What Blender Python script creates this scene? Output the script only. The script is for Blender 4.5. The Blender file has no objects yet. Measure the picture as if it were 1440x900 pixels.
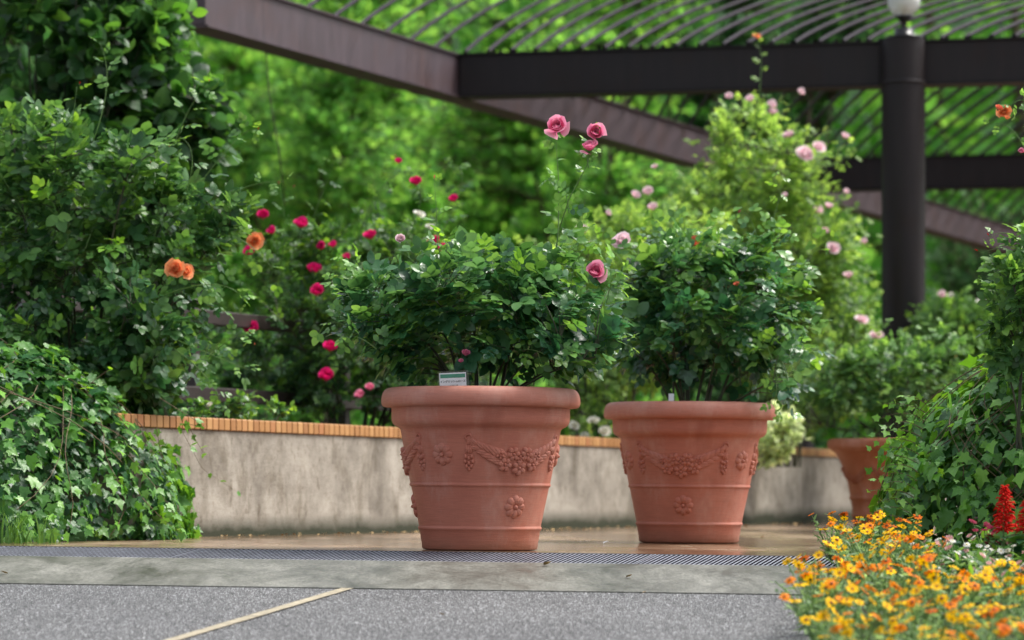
import bpy, math, random
import numpy as np
from mathutils import Vector
rng = np.random.default_rng(7)
random.seed(7)
PI = math.pi
SC = bpy.context.scene
COL = SC.collection
F = 4410.0            # focal length in pixels of the 1440 px wide photograph
HC = 0.2857           # eye height above the paved terrace
HOR = 685.0           # row of the horizon

def at(px, py, Y):
    return np.array([(px - 720.0) / F * Y, Y, HC + (HOR - py) / F * Y])
def yb(X):            # where the terrace ends and the ramp starts
    return 13.78 - 0.127 * np.asarray(X, float)
def gz(X, Y):         # height of the ground
    X = np.asarray(X, float); Y = np.asarray(Y, float)
    return -0.01 * X - 0.08 * np.clip(yb(X) - Y, 0, 14)
def ramp(X, d, lift=0.0):
    Y = yb(X) - d
    return [X, float(Y), float(gz(X, Y)) + lift]
def ground_at(px, py):
    lo, hi = 2.0, 60.0
    for _ in range(50):
        m = (lo + hi) / 2
        p = at(px, py, m)
        if p[2] > gz(p[0], m): lo = m
        else: hi = m
    p = at(px, py, m); p[2] = gz(p[0], m)
    return p

# ------------------------------------------------------------------ meshes
class MB:
    def __init__(s): s.v = []; s.f = []; s.n = 0; s.age = []; s.mi = []
    def add(s, V, Fs, age=0.0, mi=0):
        V = np.asarray(V, float).reshape(-1, 3)
        if not isinstance(Fs, list) or (len(Fs) and not isinstance(Fs[0], np.ndarray)):
            by = {}
            for f in Fs: by.setdefault(len(f), []).append(f)
            Fs = [np.array(x, int) for x in by.values()]
        for f in Fs:
            if len(f): s.f.append(f + s.n); s.mi.append(np.full(len(f), mi, int))
        s.v.append(V); s.n += len(V)
        s.age.append(np.broadcast_to(np.asarray(age, float), (len(V),)).copy())
        return s
    def box(s, c, size, rz=0.0, mi=0, bevel=0.0, ax=None):
        x, y, z = [a / 2 for a in size]
        b = min(bevel, x * .9, y * .9, z * .9)
        P = []
        if b > 0:
            for sz, bb in ((-1, b), (-1, 0), (1, 0), (1, b)):
                zz = sz * z if bb else sz * (z - b)
                xx, yy = x - bb, y - bb
                for (u, w) in ((-1, -1), (1, -1), (1, 1), (-1, 1)): P.append((u * xx, w * yy, zz))
            P = np.array(P)
            Fc = [(3, 2, 1, 0), (12, 13, 14, 15)]
            for l in range(3):
                for k in range(4):
                    k2 = (k + 1) % 4
                    Fc.append((l * 4 + k, l * 4 + k2, l * 4 + 4 + k2, l * 4 + 4 + k))
        else:
            P = np.array([(u * x, w * y, t * z) for t in (-1, 1) for (u, w) in ((-1, -1), (1, -1), (1, 1), (-1, 1))])
            Fc = [(3, 2, 1, 0), (4, 5, 6, 7), (0, 1, 5, 4), (1, 2, 6, 5), (2, 3, 7, 6), (3, 0, 4, 7)]
        if ax is not None: P = P @ np.array(ax)
        else:
            c_, s_ = math.cos(rz), math.sin(rz)
            P = P @ np.array([[c_, s_, 0], [-s_, c_, 0], [0, 0, 1]])
        return s.add(P + np.asarray(c, float), Fc, 0, mi)
    def lathe(s, prof, seg=96, c=(0, 0, 0), mi=0, wob=0.0):
        prof = np.array(prof, float); n = len(prof)
        a = np.linspace(0, 2 * PI, seg, endpoint=False)
        R = prof[:, 0][:, None] * (1 + wob * np.sin(3 * a + 1)[None] * .5 + wob * np.sin(2 * a)[None] * .5)
        V = np.stack([R * np.cos(a), R * np.sin(a), np.repeat(prof[:, 1][:, None], seg, 1)], -1).reshape(-1, 3) + np.asarray(c, float)
        i, j = np.meshgrid(np.arange(n - 1), np.arange(seg), indexing='ij')
        j2 = (j + 1) % seg
        Q = np.stack([i * seg + j, i * seg + j2, (i + 1) * seg + j2, (i + 1) * seg + j], -1).reshape(-1, 4)
        return s.add(V, [Q], 0, mi)
    def tubes(s, P, R, S=5, age=0.0, mi=0):
        P = np.asarray(P, float); R = np.asarray(R, float)
        N, K, _ = P.shape
        T = np.gradient(P, axis=1); T /= np.linalg.norm(T, axis=2, keepdims=True) + 1e-9
        ref = np.where(np.abs(T[..., 2:3]) > .9, np.array([1., 0, 0]), np.array([0, 0, 1.]))
        ref = np.repeat(ref[:, :1], K, 1)
        A = np.cross(T, ref); A /= np.linalg.norm(A, axis=2, keepdims=True) + 1e-9
        B = np.cross(T, A)
        a = np.linspace(0, 2 * PI, S, endpoint=False)
        V = P[:, :, None] + R[:, :, None, None] * (A[:, :, None] * np.cos(a)[None, None, :, None] + B[:, :, None] * np.sin(a)[None, None, :, None])
        n_, k_, s_ = np.meshgrid(np.arange(N), np.arange(K - 1), np.arange(S), indexing='ij')
        s2 = (s_ + 1) % S; b = n_ * K * S
        Q = np.stack([b + k_ * S + s_, b + k_ * S + s2, b + (k_ + 1) * S + s2, b + (k_ + 1) * S + s_], -1).reshape(-1, 4)
        e = (np.arange(N) * K * S)[:, None] + (K - 1) * S + np.arange(S)[None]
        fs = [Q]
        if S in (3, 4): fs = [Q, e] 
        else: fs = [Q, e]
        return s.add(V.reshape(-1, 3), fs, age, mi)
    def tube(s, pts, r, S=8, age=0.0, mi=0):
        pts = np.asarray(pts, float)
        r = np.broadcast_to(np.asarray(r, float), (len(pts),))
        return s.tubes(pts[None], r[None], S, age, mi)
    def build(s, name, mats, parent=None, smooth=True, loc=None):
        V = np.concatenate(s.v) if s.v else np.zeros((0, 3))
        me = bpy.data.meshes.new(name)
        o = bpy.data.objects.new(name, me); COL.objects.link(o)
        if parent is not None:
            o.parent = parent; V = V - np.array(parent.location)
        elif loc is not None:
            V = V - np.array(loc, float); o.location = loc
        me.vertices.add(len(V)); me.vertices.foreach_set('co', V.astype(np.float32).ravel())
        tot = np.concatenate([np.full(len(f), f.shape[1], np.int32) for f in s.f])
        flat = np.concatenate([f.ravel() for f in s.f]).astype(np.int32)
        me.loops.add(len(flat)); me.loops.foreach_set('vertex_index', flat)
        me.polygons.add(len(tot))
        me.polygons.foreach_set('loop_start', np.concatenate([[0], np.cumsum(tot)[:-1]]).astype(np.int32))
        me.polygons.foreach_set('loop_total', tot)
        me.polygons.foreach_set('use_smooth', np.full(len(tot), bool(smooth)))
        if not isinstance(mats, (list, tuple)): mats = [mats]
        for m in mats: me.materials.append(m)
        me.polygons.foreach_set('material_index', np.concatenate(s.mi).astype(np.int32))
        A = me.attributes.new('age', 'FLOAT', 'POINT')
        A.data.foreach_set('value', np.concatenate(s.age).astype(np.float32))
        me.update(calc_edges=True); me.validate()
        return o

def thing(name, label, cat, loc, group=None):
    o = bpy.data.objects.new(name, None); COL.objects.link(o)
    o.location = [float(a) for a in loc]; o['label'] = label; o['category'] = cat
    o.empty_display_size = .1
    if group: o['group'] = group
    return o
def tag(o, label, cat, group=None, kind=None):
    o['label'] = label; o['category'] = cat
    if group: o['group'] = group
    if kind: o['kind'] = kind
    return o
def struct(o, label=None):
    o['kind'] = 'structure'
    if label: o['label'] = label
    return o

# ------------------------------------------------------------------ materials
def mat_new(name):
    m = bpy.data.materials.new(name); m.use_nodes = True
    nt = m.node_tree; nt.nodes.clear()
    return m, nt, nt.nodes, nt.links
def nd(N, t, **k):
    n = N.new(t)
    for a, b in k.items():
        if a.startswith('i_'):
            n.inputs[a[2:].replace('_', ' ')].default_value = b
        else: setattr(n, a, b)
    return n
def col(c): return (c[0], c[1], c[2], 1)
def ramp_node(N, pts):
    r = N.new('ShaderNodeValToRGB'); e = r.color_ramp.elements
    while len(e) < len(pts): e.new(.5)
    for k, (p, c) in enumerate(pts): e[k].position = p; e[k].color = col(c)
    return r
def noise(N, L, scale, vec=None, detail=4, rough=.55, dist=0.0):
    n = nd(N, 'ShaderNodeTexNoise', i_Scale=scale, i_Detail=detail, i_Roughness=rough, i_Distortion=dist)
    if vec is not None: L.new(vec, n.inputs['Vector'])
    return n
def mapping(N, L, scale=(1, 1, 1), rot=(0, 0, 0), src='Object'):
    tc = N.new('ShaderNodeTexCoord'); mp = N.new('ShaderNodeMapping')
    mp.inputs['Scale'].default_value = scale; mp.inputs['Rotation'].default_value = rot
    L.new(tc.outputs[src], mp.inputs['Vector'])
    return mp.outputs[0]
def mixc(N, L, a, b, fac, mode='MIX'):
    m = N.new('ShaderNodeMix'); m.data_type = 'RGBA'; m.blend_type = mode
    for sock, v in ((m.inputs[0], fac), (m.inputs[6], a), (m.inputs[7], b)):
        if hasattr(v, 'links'): L.new(v, sock)
        elif isinstance(v, (int, float)): sock.default_value = v
        else: sock.default_value = col(v)
    return m.outputs[2]
def finish(N, L, base, rough=.6, bump=None, bstr=.3, bdist=.01, spec=.5, metal=0.0, extra=None):
    p = N.new('ShaderNodeBsdfPrincipled'); out = N.new('ShaderNodeOutputMaterial')
    if hasattr(base, 'links'): L.new(base, p.inputs['Base Color'])
    else: p.inputs['Base Color'].default_value = col(base)
    if hasattr(rough, 'links'): L.new(rough, p.inputs['Roughness'])
    else: p.inputs['Roughness'].default_value = rough
    p.inputs['Specular IOR Level'].default_value = spec
    p.inputs['Metallic'].default_value = metal
    if bump is not None:
        b = nd(N, 'ShaderNodeBump', i_Strength=bstr, i_Distance=bdist)
        L.new(bump, b.inputs['Height']); L.new(b.outputs[0], p.inputs['Normal'])
    L.new(p.outputs[0], out.inputs[0])
    return p
def leafmat(name, old, young, rough=.38, transl=.35, spec=.5, bump=True, var=.42):
    m, nt, N, L = mat_new(name)
    at_ = nd(N, 'ShaderNodeAttribute', attribute_name='age')
    g = N.new('ShaderNodeNewGeometry')
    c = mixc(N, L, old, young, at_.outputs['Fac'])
    hsv = N.new('ShaderNodeHueSaturation')
    mr = nd(N, 'ShaderNodeMapRange'); mr.inputs[3].default_value = 1 - var; mr.inputs[4].default_value = 1 + var
    L.new(g.outputs['Random Per Island'], mr.inputs[0]); L.new(mr.outputs[0], hsv.inputs['Value'])
    mh = nd(N, 'ShaderNodeMapRange'); mh.inputs[3].default_value = .515; mh.inputs[4].default_value = .485
    L.new(g.outputs['Random Per Island'], mh.inputs[0]); L.new(mh.outputs[0], hsv.inputs['Hue'])
    L.new(c, hsv.inputs['Color'])
    c = hsv.outputs[0]
    p = N.new('ShaderNodeBsdfPrincipled'); L.new(c, p.inputs['Base Color'])
    p.inputs['Roughness'].default_value = rough; p.inputs['Specular IOR Level'].default_value = spec
    if bump:
        nz = noise(N, L, 60, mapping(N, L), 3)
        b = nd(N, 'ShaderNodeBump', i_Strength=.35, i_Distance=.01)
        L.new(nz.outputs[0], b.inputs['Height']); L.new(b.outputs[0], p.inputs['Normal'])
    t = N.new('ShaderNodeBsdfTranslucent')
    tc = mixc(N, L, c, (1.0, 1.0, .35), .0)
    h2 = nd(N, 'ShaderNodeHueSaturation', i_Hue=.475, i_Saturation=1.1, i_Value=1.9); L.new(c, h2.inputs['Color'])
    L.new(h2.outputs[0], t.inputs['Color'])
    mx = N.new('ShaderNodeMixShader'); mx.inputs[0].default_value = transl
    L.new(p.outputs[0], mx.inputs[1]); L.new(t.outputs[0], mx.inputs[2])
    out = N.new('ShaderNodeOutputMaterial'); L.new(mx.outputs[0], out.inputs[0])
    return m
def petalmat(name, c, edge, transl=.3):
    m, nt, N, L = mat_new(name)
    at_ = nd(N, 'ShaderNodeAttribute', attribute_name='age')
    g = N.new('ShaderNodeNewGeometry')
    cc = mixc(N, L, c, edge, at_.outputs['Fac'])
    hsv = N.new('ShaderNodeHueSaturation')
    mr = nd(N, 'ShaderNodeMapRange'); mr.inputs[3].default_value = .8; mr.inputs[4].default_value = 1.15
    L.new(g.outputs['Random Per Island'], mr.inputs[0]); L.new(mr.outputs[0], hsv.inputs['Value'])
    L.new(cc, hsv.inputs['Color'])
    p = N.new('ShaderNodeBsdfPrincipled'); L.new(hsv.outputs[0], p.inputs['Base Color']); p.inputs['Roughness'].default_value = .6
    p.inputs['Specular IOR Level'].default_value = .12
    t = N.new('ShaderNodeBsdfTranslucent'); L.new(hsv.outputs[0], t.inputs['Color'])
    mx = N.new('ShaderNodeMixShader'); mx.inputs[0].default_value = transl
    L.new(p.outputs[0], mx.inputs[1]); L.new(t.outputs[0], mx.inputs[2])
    out = N.new('ShaderNodeOutputMaterial'); L.new(mx.outputs[0], out.inputs[0])
    return m
def plain(name, c, rough=.6, var=.15, scale=30, spec=.5, metal=0.0, bstr=.15, island=0.0):
    m, nt, N, L = mat_new(name)
    v = mapping(N, L); n = noise(N, L, scale, v, 5)
    a = tuple(x * (1 - var) for x in c); b = tuple(min(1, x * (1 + var)) for x in c)
    r = ramp_node(N, [(.3, a), (.7, b)]); L.new(n.outputs[0], r.inputs[0])
    base = r.outputs[0]
    if island:
        g = N.new('ShaderNodeNewGeometry'); h = N.new('ShaderNodeHueSaturation')
        mr = nd(N, 'ShaderNodeMapRange'); mr.inputs[3].default_value = 1 - island; mr.inputs[4].default_value = 1 + island
        L.new(g.outputs['Random Per Island'], mr.inputs[0]); L.new(mr.outputs[0], h.inputs['Value']); L.new(base, h.inputs['Color'])
        base = h.outputs[0]
    finish(N, L, base, rough, n.outputs[0], bstr, .005, spec, metal)
    return m
# ------------------------------------------------------------------ the materials of this place
M = {}
def mk_terracotta(a=(.41, .125, .082), b=(.54, .197, .132), name='terracotta'):
    m, nt, N, L = mat_new(name)
    big = noise(N, L, 2.2, mapping(N, L), 5, .6)
    fine = noise(N, L, 1.0, mapping(N, L, (14, 14, 300)), 4, .6)
    grit = noise(N, L, 220, mapping(N, L), 3)
    r = ramp_node(N, [(.3, a), (.7, b)]); L.new(big.outputs[0], r.inputs[0])
    c = mixc(N, L, r.outputs[0], (.36, .11, .07), 0.0)
    f = ramp_node(N, [(.35, (.78, .78, .78)), (.65, (1.1, 1.1, 1.1))]); L.new(fine.outputs[0], f.inputs[0])
    c = mixc(N, L, c, f.outputs[0], .55, 'MULTIPLY')
    # pale lime bloom on the rim and dark runs
    sep = N.new('ShaderNodeSeparateXYZ'); L.new(mapping(N, L), sep.inputs[0])
    mr = nd(N, 'ShaderNodeMapRange'); mr.inputs[1].default_value = .64; mr.inputs[2].default_value = .72; mr.inputs[3].default_value = 0; mr.inputs[4].default_value = .45
    L.new(sep.outputs[2], mr.inputs[0])
    bl = noise(N, L, 7, mapping(N, L, (1, 1, 2)), 5, .65)
    mu = nd(N, 'ShaderNodeMath', operation='MULTIPLY'); L.new(mr.outputs[0], mu.inputs[0]); L.new(bl.outputs[0], mu.inputs[1])
    c = mixc(N, L, c, (.50, .33, .27), mu.outputs[0])
    mr2 = nd(N, 'ShaderNodeMapRange'); mr2.inputs[1].default_value = .07; mr2.inputs[2].default_value = 0.0; mr2.inputs[3].default_value = 0; mr2.inputs[4].default_value = .8
    L.new(sep.outputs[2], mr2.inputs[0])
    mu2 = nd(N, 'ShaderNodeMath', operation='MULTIPLY'); L.new(mr2.outputs[0], mu2.inputs[0]); L.new(bl.outputs[0], mu2.inputs[1])
    c = mixc(N, L, c, (.12, .09, .05), mu2.outputs[0])
    lm = noise(N, L, 5, mapping(N, L, (1, 1, .45)), 8, .72); lr = ramp_node(N, [(.50, (0, 0, 0)), (.72, (.42, .42, .42))]); L.new(lm.outputs[0], lr.inputs[0])
    c = mixc(N, L, c, (.60, .38, .31), lr.outputs[0])
    # damp dark patches here and there on the rim
    w = noise(N, L, 4.5, mapping(N, L, (1, 1, .6)), 3, .5)
    wr = ramp_node(N, [(.62, (0, 0, 0)), (.70, (1, 1, 1))]); L.new(w.outputs[0], wr.inputs[0])
    c = mixc(N, L, c, (.30, .085, .05), mixc(N, L, (0, 0, 0), (.45, .45, .45), wr.outputs[0]))
    add = nd(N, 'ShaderNodeMath', operation='ADD'); L.new(fine.outputs[0], add.inputs[0]); L.new(grit.outputs[0], add.inputs[1])
    finish(N, L, c, .58, add.outputs[0], .3, .0025, .35)
    return m
M['terracotta'] = mk_terracotta(); M['terracotta_old'] = mk_terracotta((.27, .085, .035), (.40, .15, .075), 'terracotta_weathered')
def mk_wall():
    m, nt, N, L = mat_new('old_concrete')
    v = mapping(N, L)
    a = noise(N, L, 3, v, 7, .65); b = noise(N, L, 1, mapping(N, L, (4, 4, 2.2)), 8, .72, .8)
    g = noise(N, L, 90, v, 4, .6)
    r = ramp_node(N, [(.3, (.17, .152, .125)), (.5, (.32, .292, .247)), (.7, (.47, .435, .375))]); L.new(a.outputs[0], r.inputs[0])
    st = ramp_node(N, [(.5, (1, 1, 1)), (.64, (.45, .41, .34))]); L.new(b.outputs[0], st.inputs[0])
    c = mixc(N, L, r.outputs[0], st.outputs[0], .6, 'MULTIPLY')
    # dark spots
    sp = noise(N, L, 16, mapping(N, L, (1, 1, .6)), 5, .7)
    sr = ramp_node(N, [(.56, (1, 1, 1)), (.68, (.38, .33, .26))]); L.new(sp.outputs[0], sr.inputs[0])
    c = mixc(N, L, c, sr.outputs[0], .6, 'MULTIPLY')
    pt = noise(N, L, 34, mapping(N, L), 4, .75); pr = ramp_node(N, [(.30, (.45, .4, .33)), (.42, (1, 1, 1)), (.66, (1, 1, 1)), (.8, (1.35, 1.3, 1.25))]); L.new(pt.outputs[0], pr.inputs[0])
    c = mixc(N, L, c, pr.outputs[0], .8, 'MULTIPLY')
    # shuttering board lines
    sep = N.new('ShaderNodeSeparateXYZ'); L.new(v, sep.inputs[0])
    cr = noise(N, L, 2, mapping(N, L, (1, 1, 9)), 8, .7)
    crr = ramp_node(N, [(.494, (1, 1, 1)), (.5, (.35, .3, .25)), (.506, (1, 1, 1))]); L.new(cr.outputs[0], crr.inputs[0])
    c = mixc(N, L, c, crr.outputs[0], .65, 'MULTIPLY')
    # green black algae at the foot
    mr = nd(N, 'ShaderNodeMapRange'); mr.inputs[1].default_value = .09; mr.inputs[2].default_value = .0; mr.inputs[3].default_value = 0; mr.inputs[4].default_value = 1
    ad = nd(N, 'ShaderNodeMath', operation='MULTIPLY_ADD'); ad.inputs[1].default_value = -.16; L.new(a.outputs[0], ad.inputs[0]); L.new(sep.outputs[2], ad.inputs[2])
    ad2 = nd(N, 'ShaderNodeMath', operation='ADD'); ad2.inputs[1].default_value = .05; L.new(ad.outputs[0], ad2.inputs[0])
    L.new(ad2.outputs[0], mr.inputs[0])
    c = mixc(N, L, c, (.035, .04, .022), mr.outputs[0])
    hh = nd(N, 'ShaderNodeMath', operation='ADD'); L.new(g.outputs[0], hh.inputs[0]); L.new(a.outputs[0], hh.inputs[1])
    finish(N, L, c, .8, hh.outputs[0], .5, .006, .3)
    return m
M['wall'] = mk_wall()
def mk_tile():
    m, nt, N, L = mat_new('orange_tile')
    g = N.new('ShaderNodeNewGeometry')
    r = ramp_node(N, [(0, (.33, .14, .045)), (.4, (.47, .235, .08)), (.8, (.57, .31, .12)), (1, (.40, .14, .05))]); L.new(g.outputs['Random Per Island'], r.inputs[0])
    n = noise(N, L, 25, mapping(N, L), 4)
    c = mixc(N, L, r.outputs[0], (.35, .2, .1), mixc(N, L, (0, 0, 0), (.5, .5, .5), n.outputs[0]))
    finish(N, L, c, .45, n.outputs[0], .2, .004, .4)
    return m
M['tile'] = mk_tile()
M['grout'] = plain('grout', (.06, .045, .035), .95)
def mk_paving():
    m, nt, N, L = mat_new('tan_paving')
    v = mapping(N, L)
    br = nd(N, 'ShaderNodeTexBrick', i_Scale=1.0)
    br.inputs['Color1'].default_value = col((.33, .235, .155)); br.inputs['Color2'].default_value = col((.25, .175, .115)); br.inputs['Mortar'].default_value = col((.17, .12, .08))
    br.inputs['Mortar Size'].default_value = .004; br.inputs['Brick Width'].default_value = .3; br.inputs['Row Height'].default_value = .3; br.inputs['Bias'].default_value = 0
    br.offset = 0.0
    L.new(v, br.inputs['Vector'])
    a = noise(N, L, .9, mapping(N, L, (1, .35, 1)), 5, .6); g = noise(N, L, 60, v, 4)
    w = ramp_node(N, [(.38, (0, 0, 0)), (.52, (1, 1, 1))]); L.new(a.outputs[0], w.inputs[0])
    c = mixc(N, L, br.outputs['Color'], (.55, .45, .36), mixc(N, L, (0, 0, 0), (.75, .75, .75), w.outputs[0]), 'MULTIPLY')
    sp = ramp_node(N, [(.35, (.7, .7, .7)), (.6, (1.15, 1.1, 1.05))]); L.new(g.outputs[0], sp.inputs[0])
    c = mixc(N, L, c, sp.outputs[0], .5, 'MULTIPLY')
    rr = nd(N, 'ShaderNodeMapRange'); rr.inputs[3].default_value = .32; rr.inputs[4].default_value = .11; L.new(w.outputs[0], rr.inputs[0])
    finish(N, L, c, rr.outputs[0], g.outputs[0], .12, .003, .5)
    return m
M['paving'] = mk_paving()
def mk_asphalt():
    m, nt, N, L = mat_new('asphalt')
    v = mapping(N, L)
    vo = nd(N, 'ShaderNodeTexVoronoi', i_Scale=300.0); L.new(mapping(N, L, (1, .20, 1)), vo.inputs['Vector'])
    sc = N.new('ShaderNodeSeparateColor'); L.new(vo.outputs['Color'], sc.inputs[0])
    r = ramp_node(N, [(.0, (.03, .030, .030)), (.45, (.092, .092, .091)), (.75, (.165, .165, .163)), (.92, (.28, .283, .288)), (1, (.50, .50, .50))]); L.new(sc.outputs[0], r.inputs[0])
    b = noise(N, L, .8, mapping(N, L, (1, .5, 1)), 5, .6)
    rb = ramp_node(N, [(.3, (.72, .72, .74)), (.7, (1.25, 1.25, 1.25))]); L.new(b.outputs[0], rb.inputs[0])
    c = mixc(N, L, r.outputs[0], rb.outputs[0], .8, 'MULTIPLY')
    finish(N, L, c, .6, vo.outputs['Distance'], .6, .006, .25)
    return m
M['asphalt'] = mk_asphalt()
def mk_strip():
    m, nt, N, L = mat_new('damp_concrete')
    a = noise(N, L, 3.2, mapping(N, L, (1, .35, 1)), 10, .78, .4); g = noise(N, L, 95, mapping(N, L, (1, .22, 1)), 4, .7)
    r = ramp_node(N, [(.34, (.065, .066, .054)), (.5, (.148, .147, .126)), (.66, (.25, .247, .215))]); L.new(a.outputs[0], r.inputs[0])
    gg = ramp_node(N, [(.35, (.6, .6, .6)), (.65, (1.3, 1.3, 1.3))]); L.new(g.outputs[0], gg.inputs[0])
    c = mixc(N, L, r.outputs[0], gg.outputs[0], .7, 'MULTIPLY')
    rr = nd(N, 'ShaderNodeMapRange'); rr.inputs[1].default_value = .35; rr.inputs[2].default_value = .65; rr.inputs[3].default_value = .3; rr.inputs[4].default_value = .6; L.new(a.outputs[0], rr.inputs[0])
    finish(N, L, c, rr.outputs[0], g.outputs[0], .25, .004, .3)
    return m
M['strip'] = mk_strip()
def weathered(name, c, rough, spec=.45):
    m, nt, N, L = mat_new(name)
    a = noise(N, L, 1, mapping(N, L, (14, 14, 2)), 6, .65); b = noise(N, L, 2.5, mapping(N, L), 6, .6); g = noise(N, L, 60, mapping(N, L), 3)
    r = ramp_node(N, [(.35, tuple(x * .75 for x in c)), (.55, c), (.75, (c[0] * 1.35, c[1] * 1.4, c[2] * 1.3))]); L.new(a.outputs[0], r.inputs[0])
    w = ramp_node(N, [(.5, (1, 1, 1)), (.75, (1.0, .72, .55))]); L.new(b.outputs[0], w.inputs[0])
    cc = mixc(N, L, r.outputs[0], w.outputs[0], .8, 'MULTIPLY')
    rr = nd(N, 'ShaderNodeMapRange'); rr.inputs[3].default_value = rough - .12; rr.inputs[4].default_value = rough + .2; L.new(a.outputs[0], rr.inputs[0])
    finish(N, L, cc, rr.outputs[0], g.outputs[0], .08, .003, spec)
    return m
M['soil'] = plain('soil', (.055, .038, .025), .95, .4, 20, bstr=.8)
M['lawn'] = plain('lawn', (.04, .08, .022), .9, .4, 6, bstr=.8)
M['yellow_line'] = plain('worn_yellow_line', (.36, .31, .215), .6, .35, 25)
M['grate'] = plain('galvanised_steel', (.27, .28, .33), .45, .3, 20, metal=.3)
M['gap_shade'] = plain('gap_shade_black', (.012, .012, .014), 1.0, spec=0.0)  # shade in the grate gaps painted black: channel floor and bar sides
M['lit_steel'] = weathered('brown_steel_lit', (.075, .054, .064), .5)  # pergola steel, skew beam's sky light put into the colour
M['shaded_steel'] = weathered('brown_steel_shaded', (.017, .013, .014), .5, .3)  # same steel darkened: shade of the camera-facing beams put into the colour
M['rod'] = plain('brown_rod', (.030, .024, .032), .6, .15, 6, spec=.15, bstr=.05)
M['fence'] = plain('dark_wood_rail', (.028, .02, .018), .5, .3, 10)
M['black'] = plain('black_paint', (.015, .015, .016), .3)
M['card'] = plain('white_card', (.80, .82, .84), .35, .02)
M['green_ink'] = plain('green_ink', (.0, .22, .12), .4, .05)
M['ink'] = plain('black_ink', (.02, .02, .025), .5, .05)
M['bark'] = plain('bark', (.09, .065, .045), .85, .35, 25, bstr=.6)
M['cane'] = plain('cane_green', (.045, .05, .022), .55, .35, 30)
M['green_stem'] = plain('green_stem', (.10, .20, .04), .45, .2, 30)
M['vine'] = plain('vine_stem', (.13, .09, .045), .7, .3, 40)
M['deadleaf'] = plain('dead_leaf', (.50, .33, .14), .6, .3, 30)
def mk_globe():
    m, nt, N, L = mat_new('lamp_globe')
    p = finish(N, L, (.84, .88, .85), .08, spec=.8)
    p.inputs['Transmission Weight'].default_value = .25
    p.inputs['IOR'].default_value = 1.35
    return m
M['globe'] = mk_globe()
def mk_clear():
    m, nt, N, L = mat_new('clear_plastic')
    t = N.new('ShaderNodeBsdfTransparent'); g = nd(N, 'ShaderNodeBsdfGlossy', i_Roughness=.08)
    mx = N.new('ShaderNodeMixShader'); mx.inputs[0].default_value = .07
    L.new(t.outputs[0], mx.inputs[1]); L.new(g.outputs[0], mx.inputs[2])
    o = N.new('ShaderNodeOutputMaterial'); L.new(mx.outputs[0], o.inputs[0])
    return m
M['clear'] = mk_clear()
# leaves
M['leaf_pot'] = leafmat('leaf_potted_rose', (.034, .115, .058), (.17, .38, .055), .25, .36, .6)
M['leaf_climb'] = leafmat('leaf_climbing_rose', (.036, .110, .045), (.16, .36, .05), .32, .36)
M['leaf_vine'] = leafmat('leaf_big_vine', (.024, .078, .028), (.09, .27, .04), .36, .42)
M['leaf_magenta'] = leafmat('leaf_red_rose', (.030, .095, .034), (.13, .30, .04), .38, .38)
M['leaf_lime'] = leafmat('leaf_lime_rose', (.10, .225, .05), (.30, .50, .11), .40, .45)
M['leaf_mid'] = leafmat('leaf_mid_rose', (.05, .14, .045), (.17, .36, .07), .38, .4)
M['leaf_ivy'] = leafmat('leaf_ivy', (.024, .098, .032), (.14, .36, .045), .36, .3)
M['leaf_tree'] = leafmat('leaf_tree', (.10, .285, .066), (.21, .45, .09), .6, .56, .2, bump=False, var=.16)
M['leaf_tree_dark'] = leafmat('leaf_tree_dark', (.036, .112, .040), (.08, .215, .058), .6, .45, .2, bump=False, var=.2)
M['leaf_bed'] = leafmat('leaf_marigold', (.11, .21, .08), (.25, .40, .14), .5, .4)
M['leaf_variegated'] = leafmat('leaf_variegated', (.32, .44, .19), (.62, .70, .42), .5, .4)
M['grassblade'] = leafmat('grass_blade', (.04, .13, .03), (.12, .28, .05), .45, .35)
# petals
M['p_pink'] = petalmat('petal_pink', (.85, .06, .30), (.97, .50, .62), .45)
M['p_magenta'] = petalmat('petal_magenta', (.66, .008, .13), (.82, .03, .24))
M['p_orange'] = petalmat('petal_orange', (.92, .27, .08), (.95, .48, .24))
M['p_pale'] = petalmat('petal_pale_pink', (.92, .56, .64), (.95, .84, .86))
M['p_red'] = petalmat('petal_red', (.62, .012, .01), (.78, .03, .015))
M['p_salmon'] = petalmat('petal_salmon', (.80, .17, .10), (.90, .30, .18))
M['p_white'] = petalmat('petal_white', (.75, .75, .62), (.85, .84, .78))
M['p_yellow'] = petalmat('petal_yellow', (.93, .49, .002), (.95, .60, .004))
M['p_gold'] = petalmat('petal_gold', (.88, .20, .004), (.90, .30, .008))
M['p_rust'] = petalmat('petal_rust', (.66, .10, .008), (.80, .22, .01))
M['p_wine'] = petalmat('petal_wine', (.20, .006, .03), (.30, .02, .06))
M['p_zpink'] = petalmat('petal_dusty_pink', (.55, .22, .25), (.72, .46, .42))
M['p_centre'] = plain('flower_centre', (.20, .055, .008), .8)
M['p_ycentre'] = plain('flower_centre_yellow', (.45, .30, .05), .8)
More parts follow.
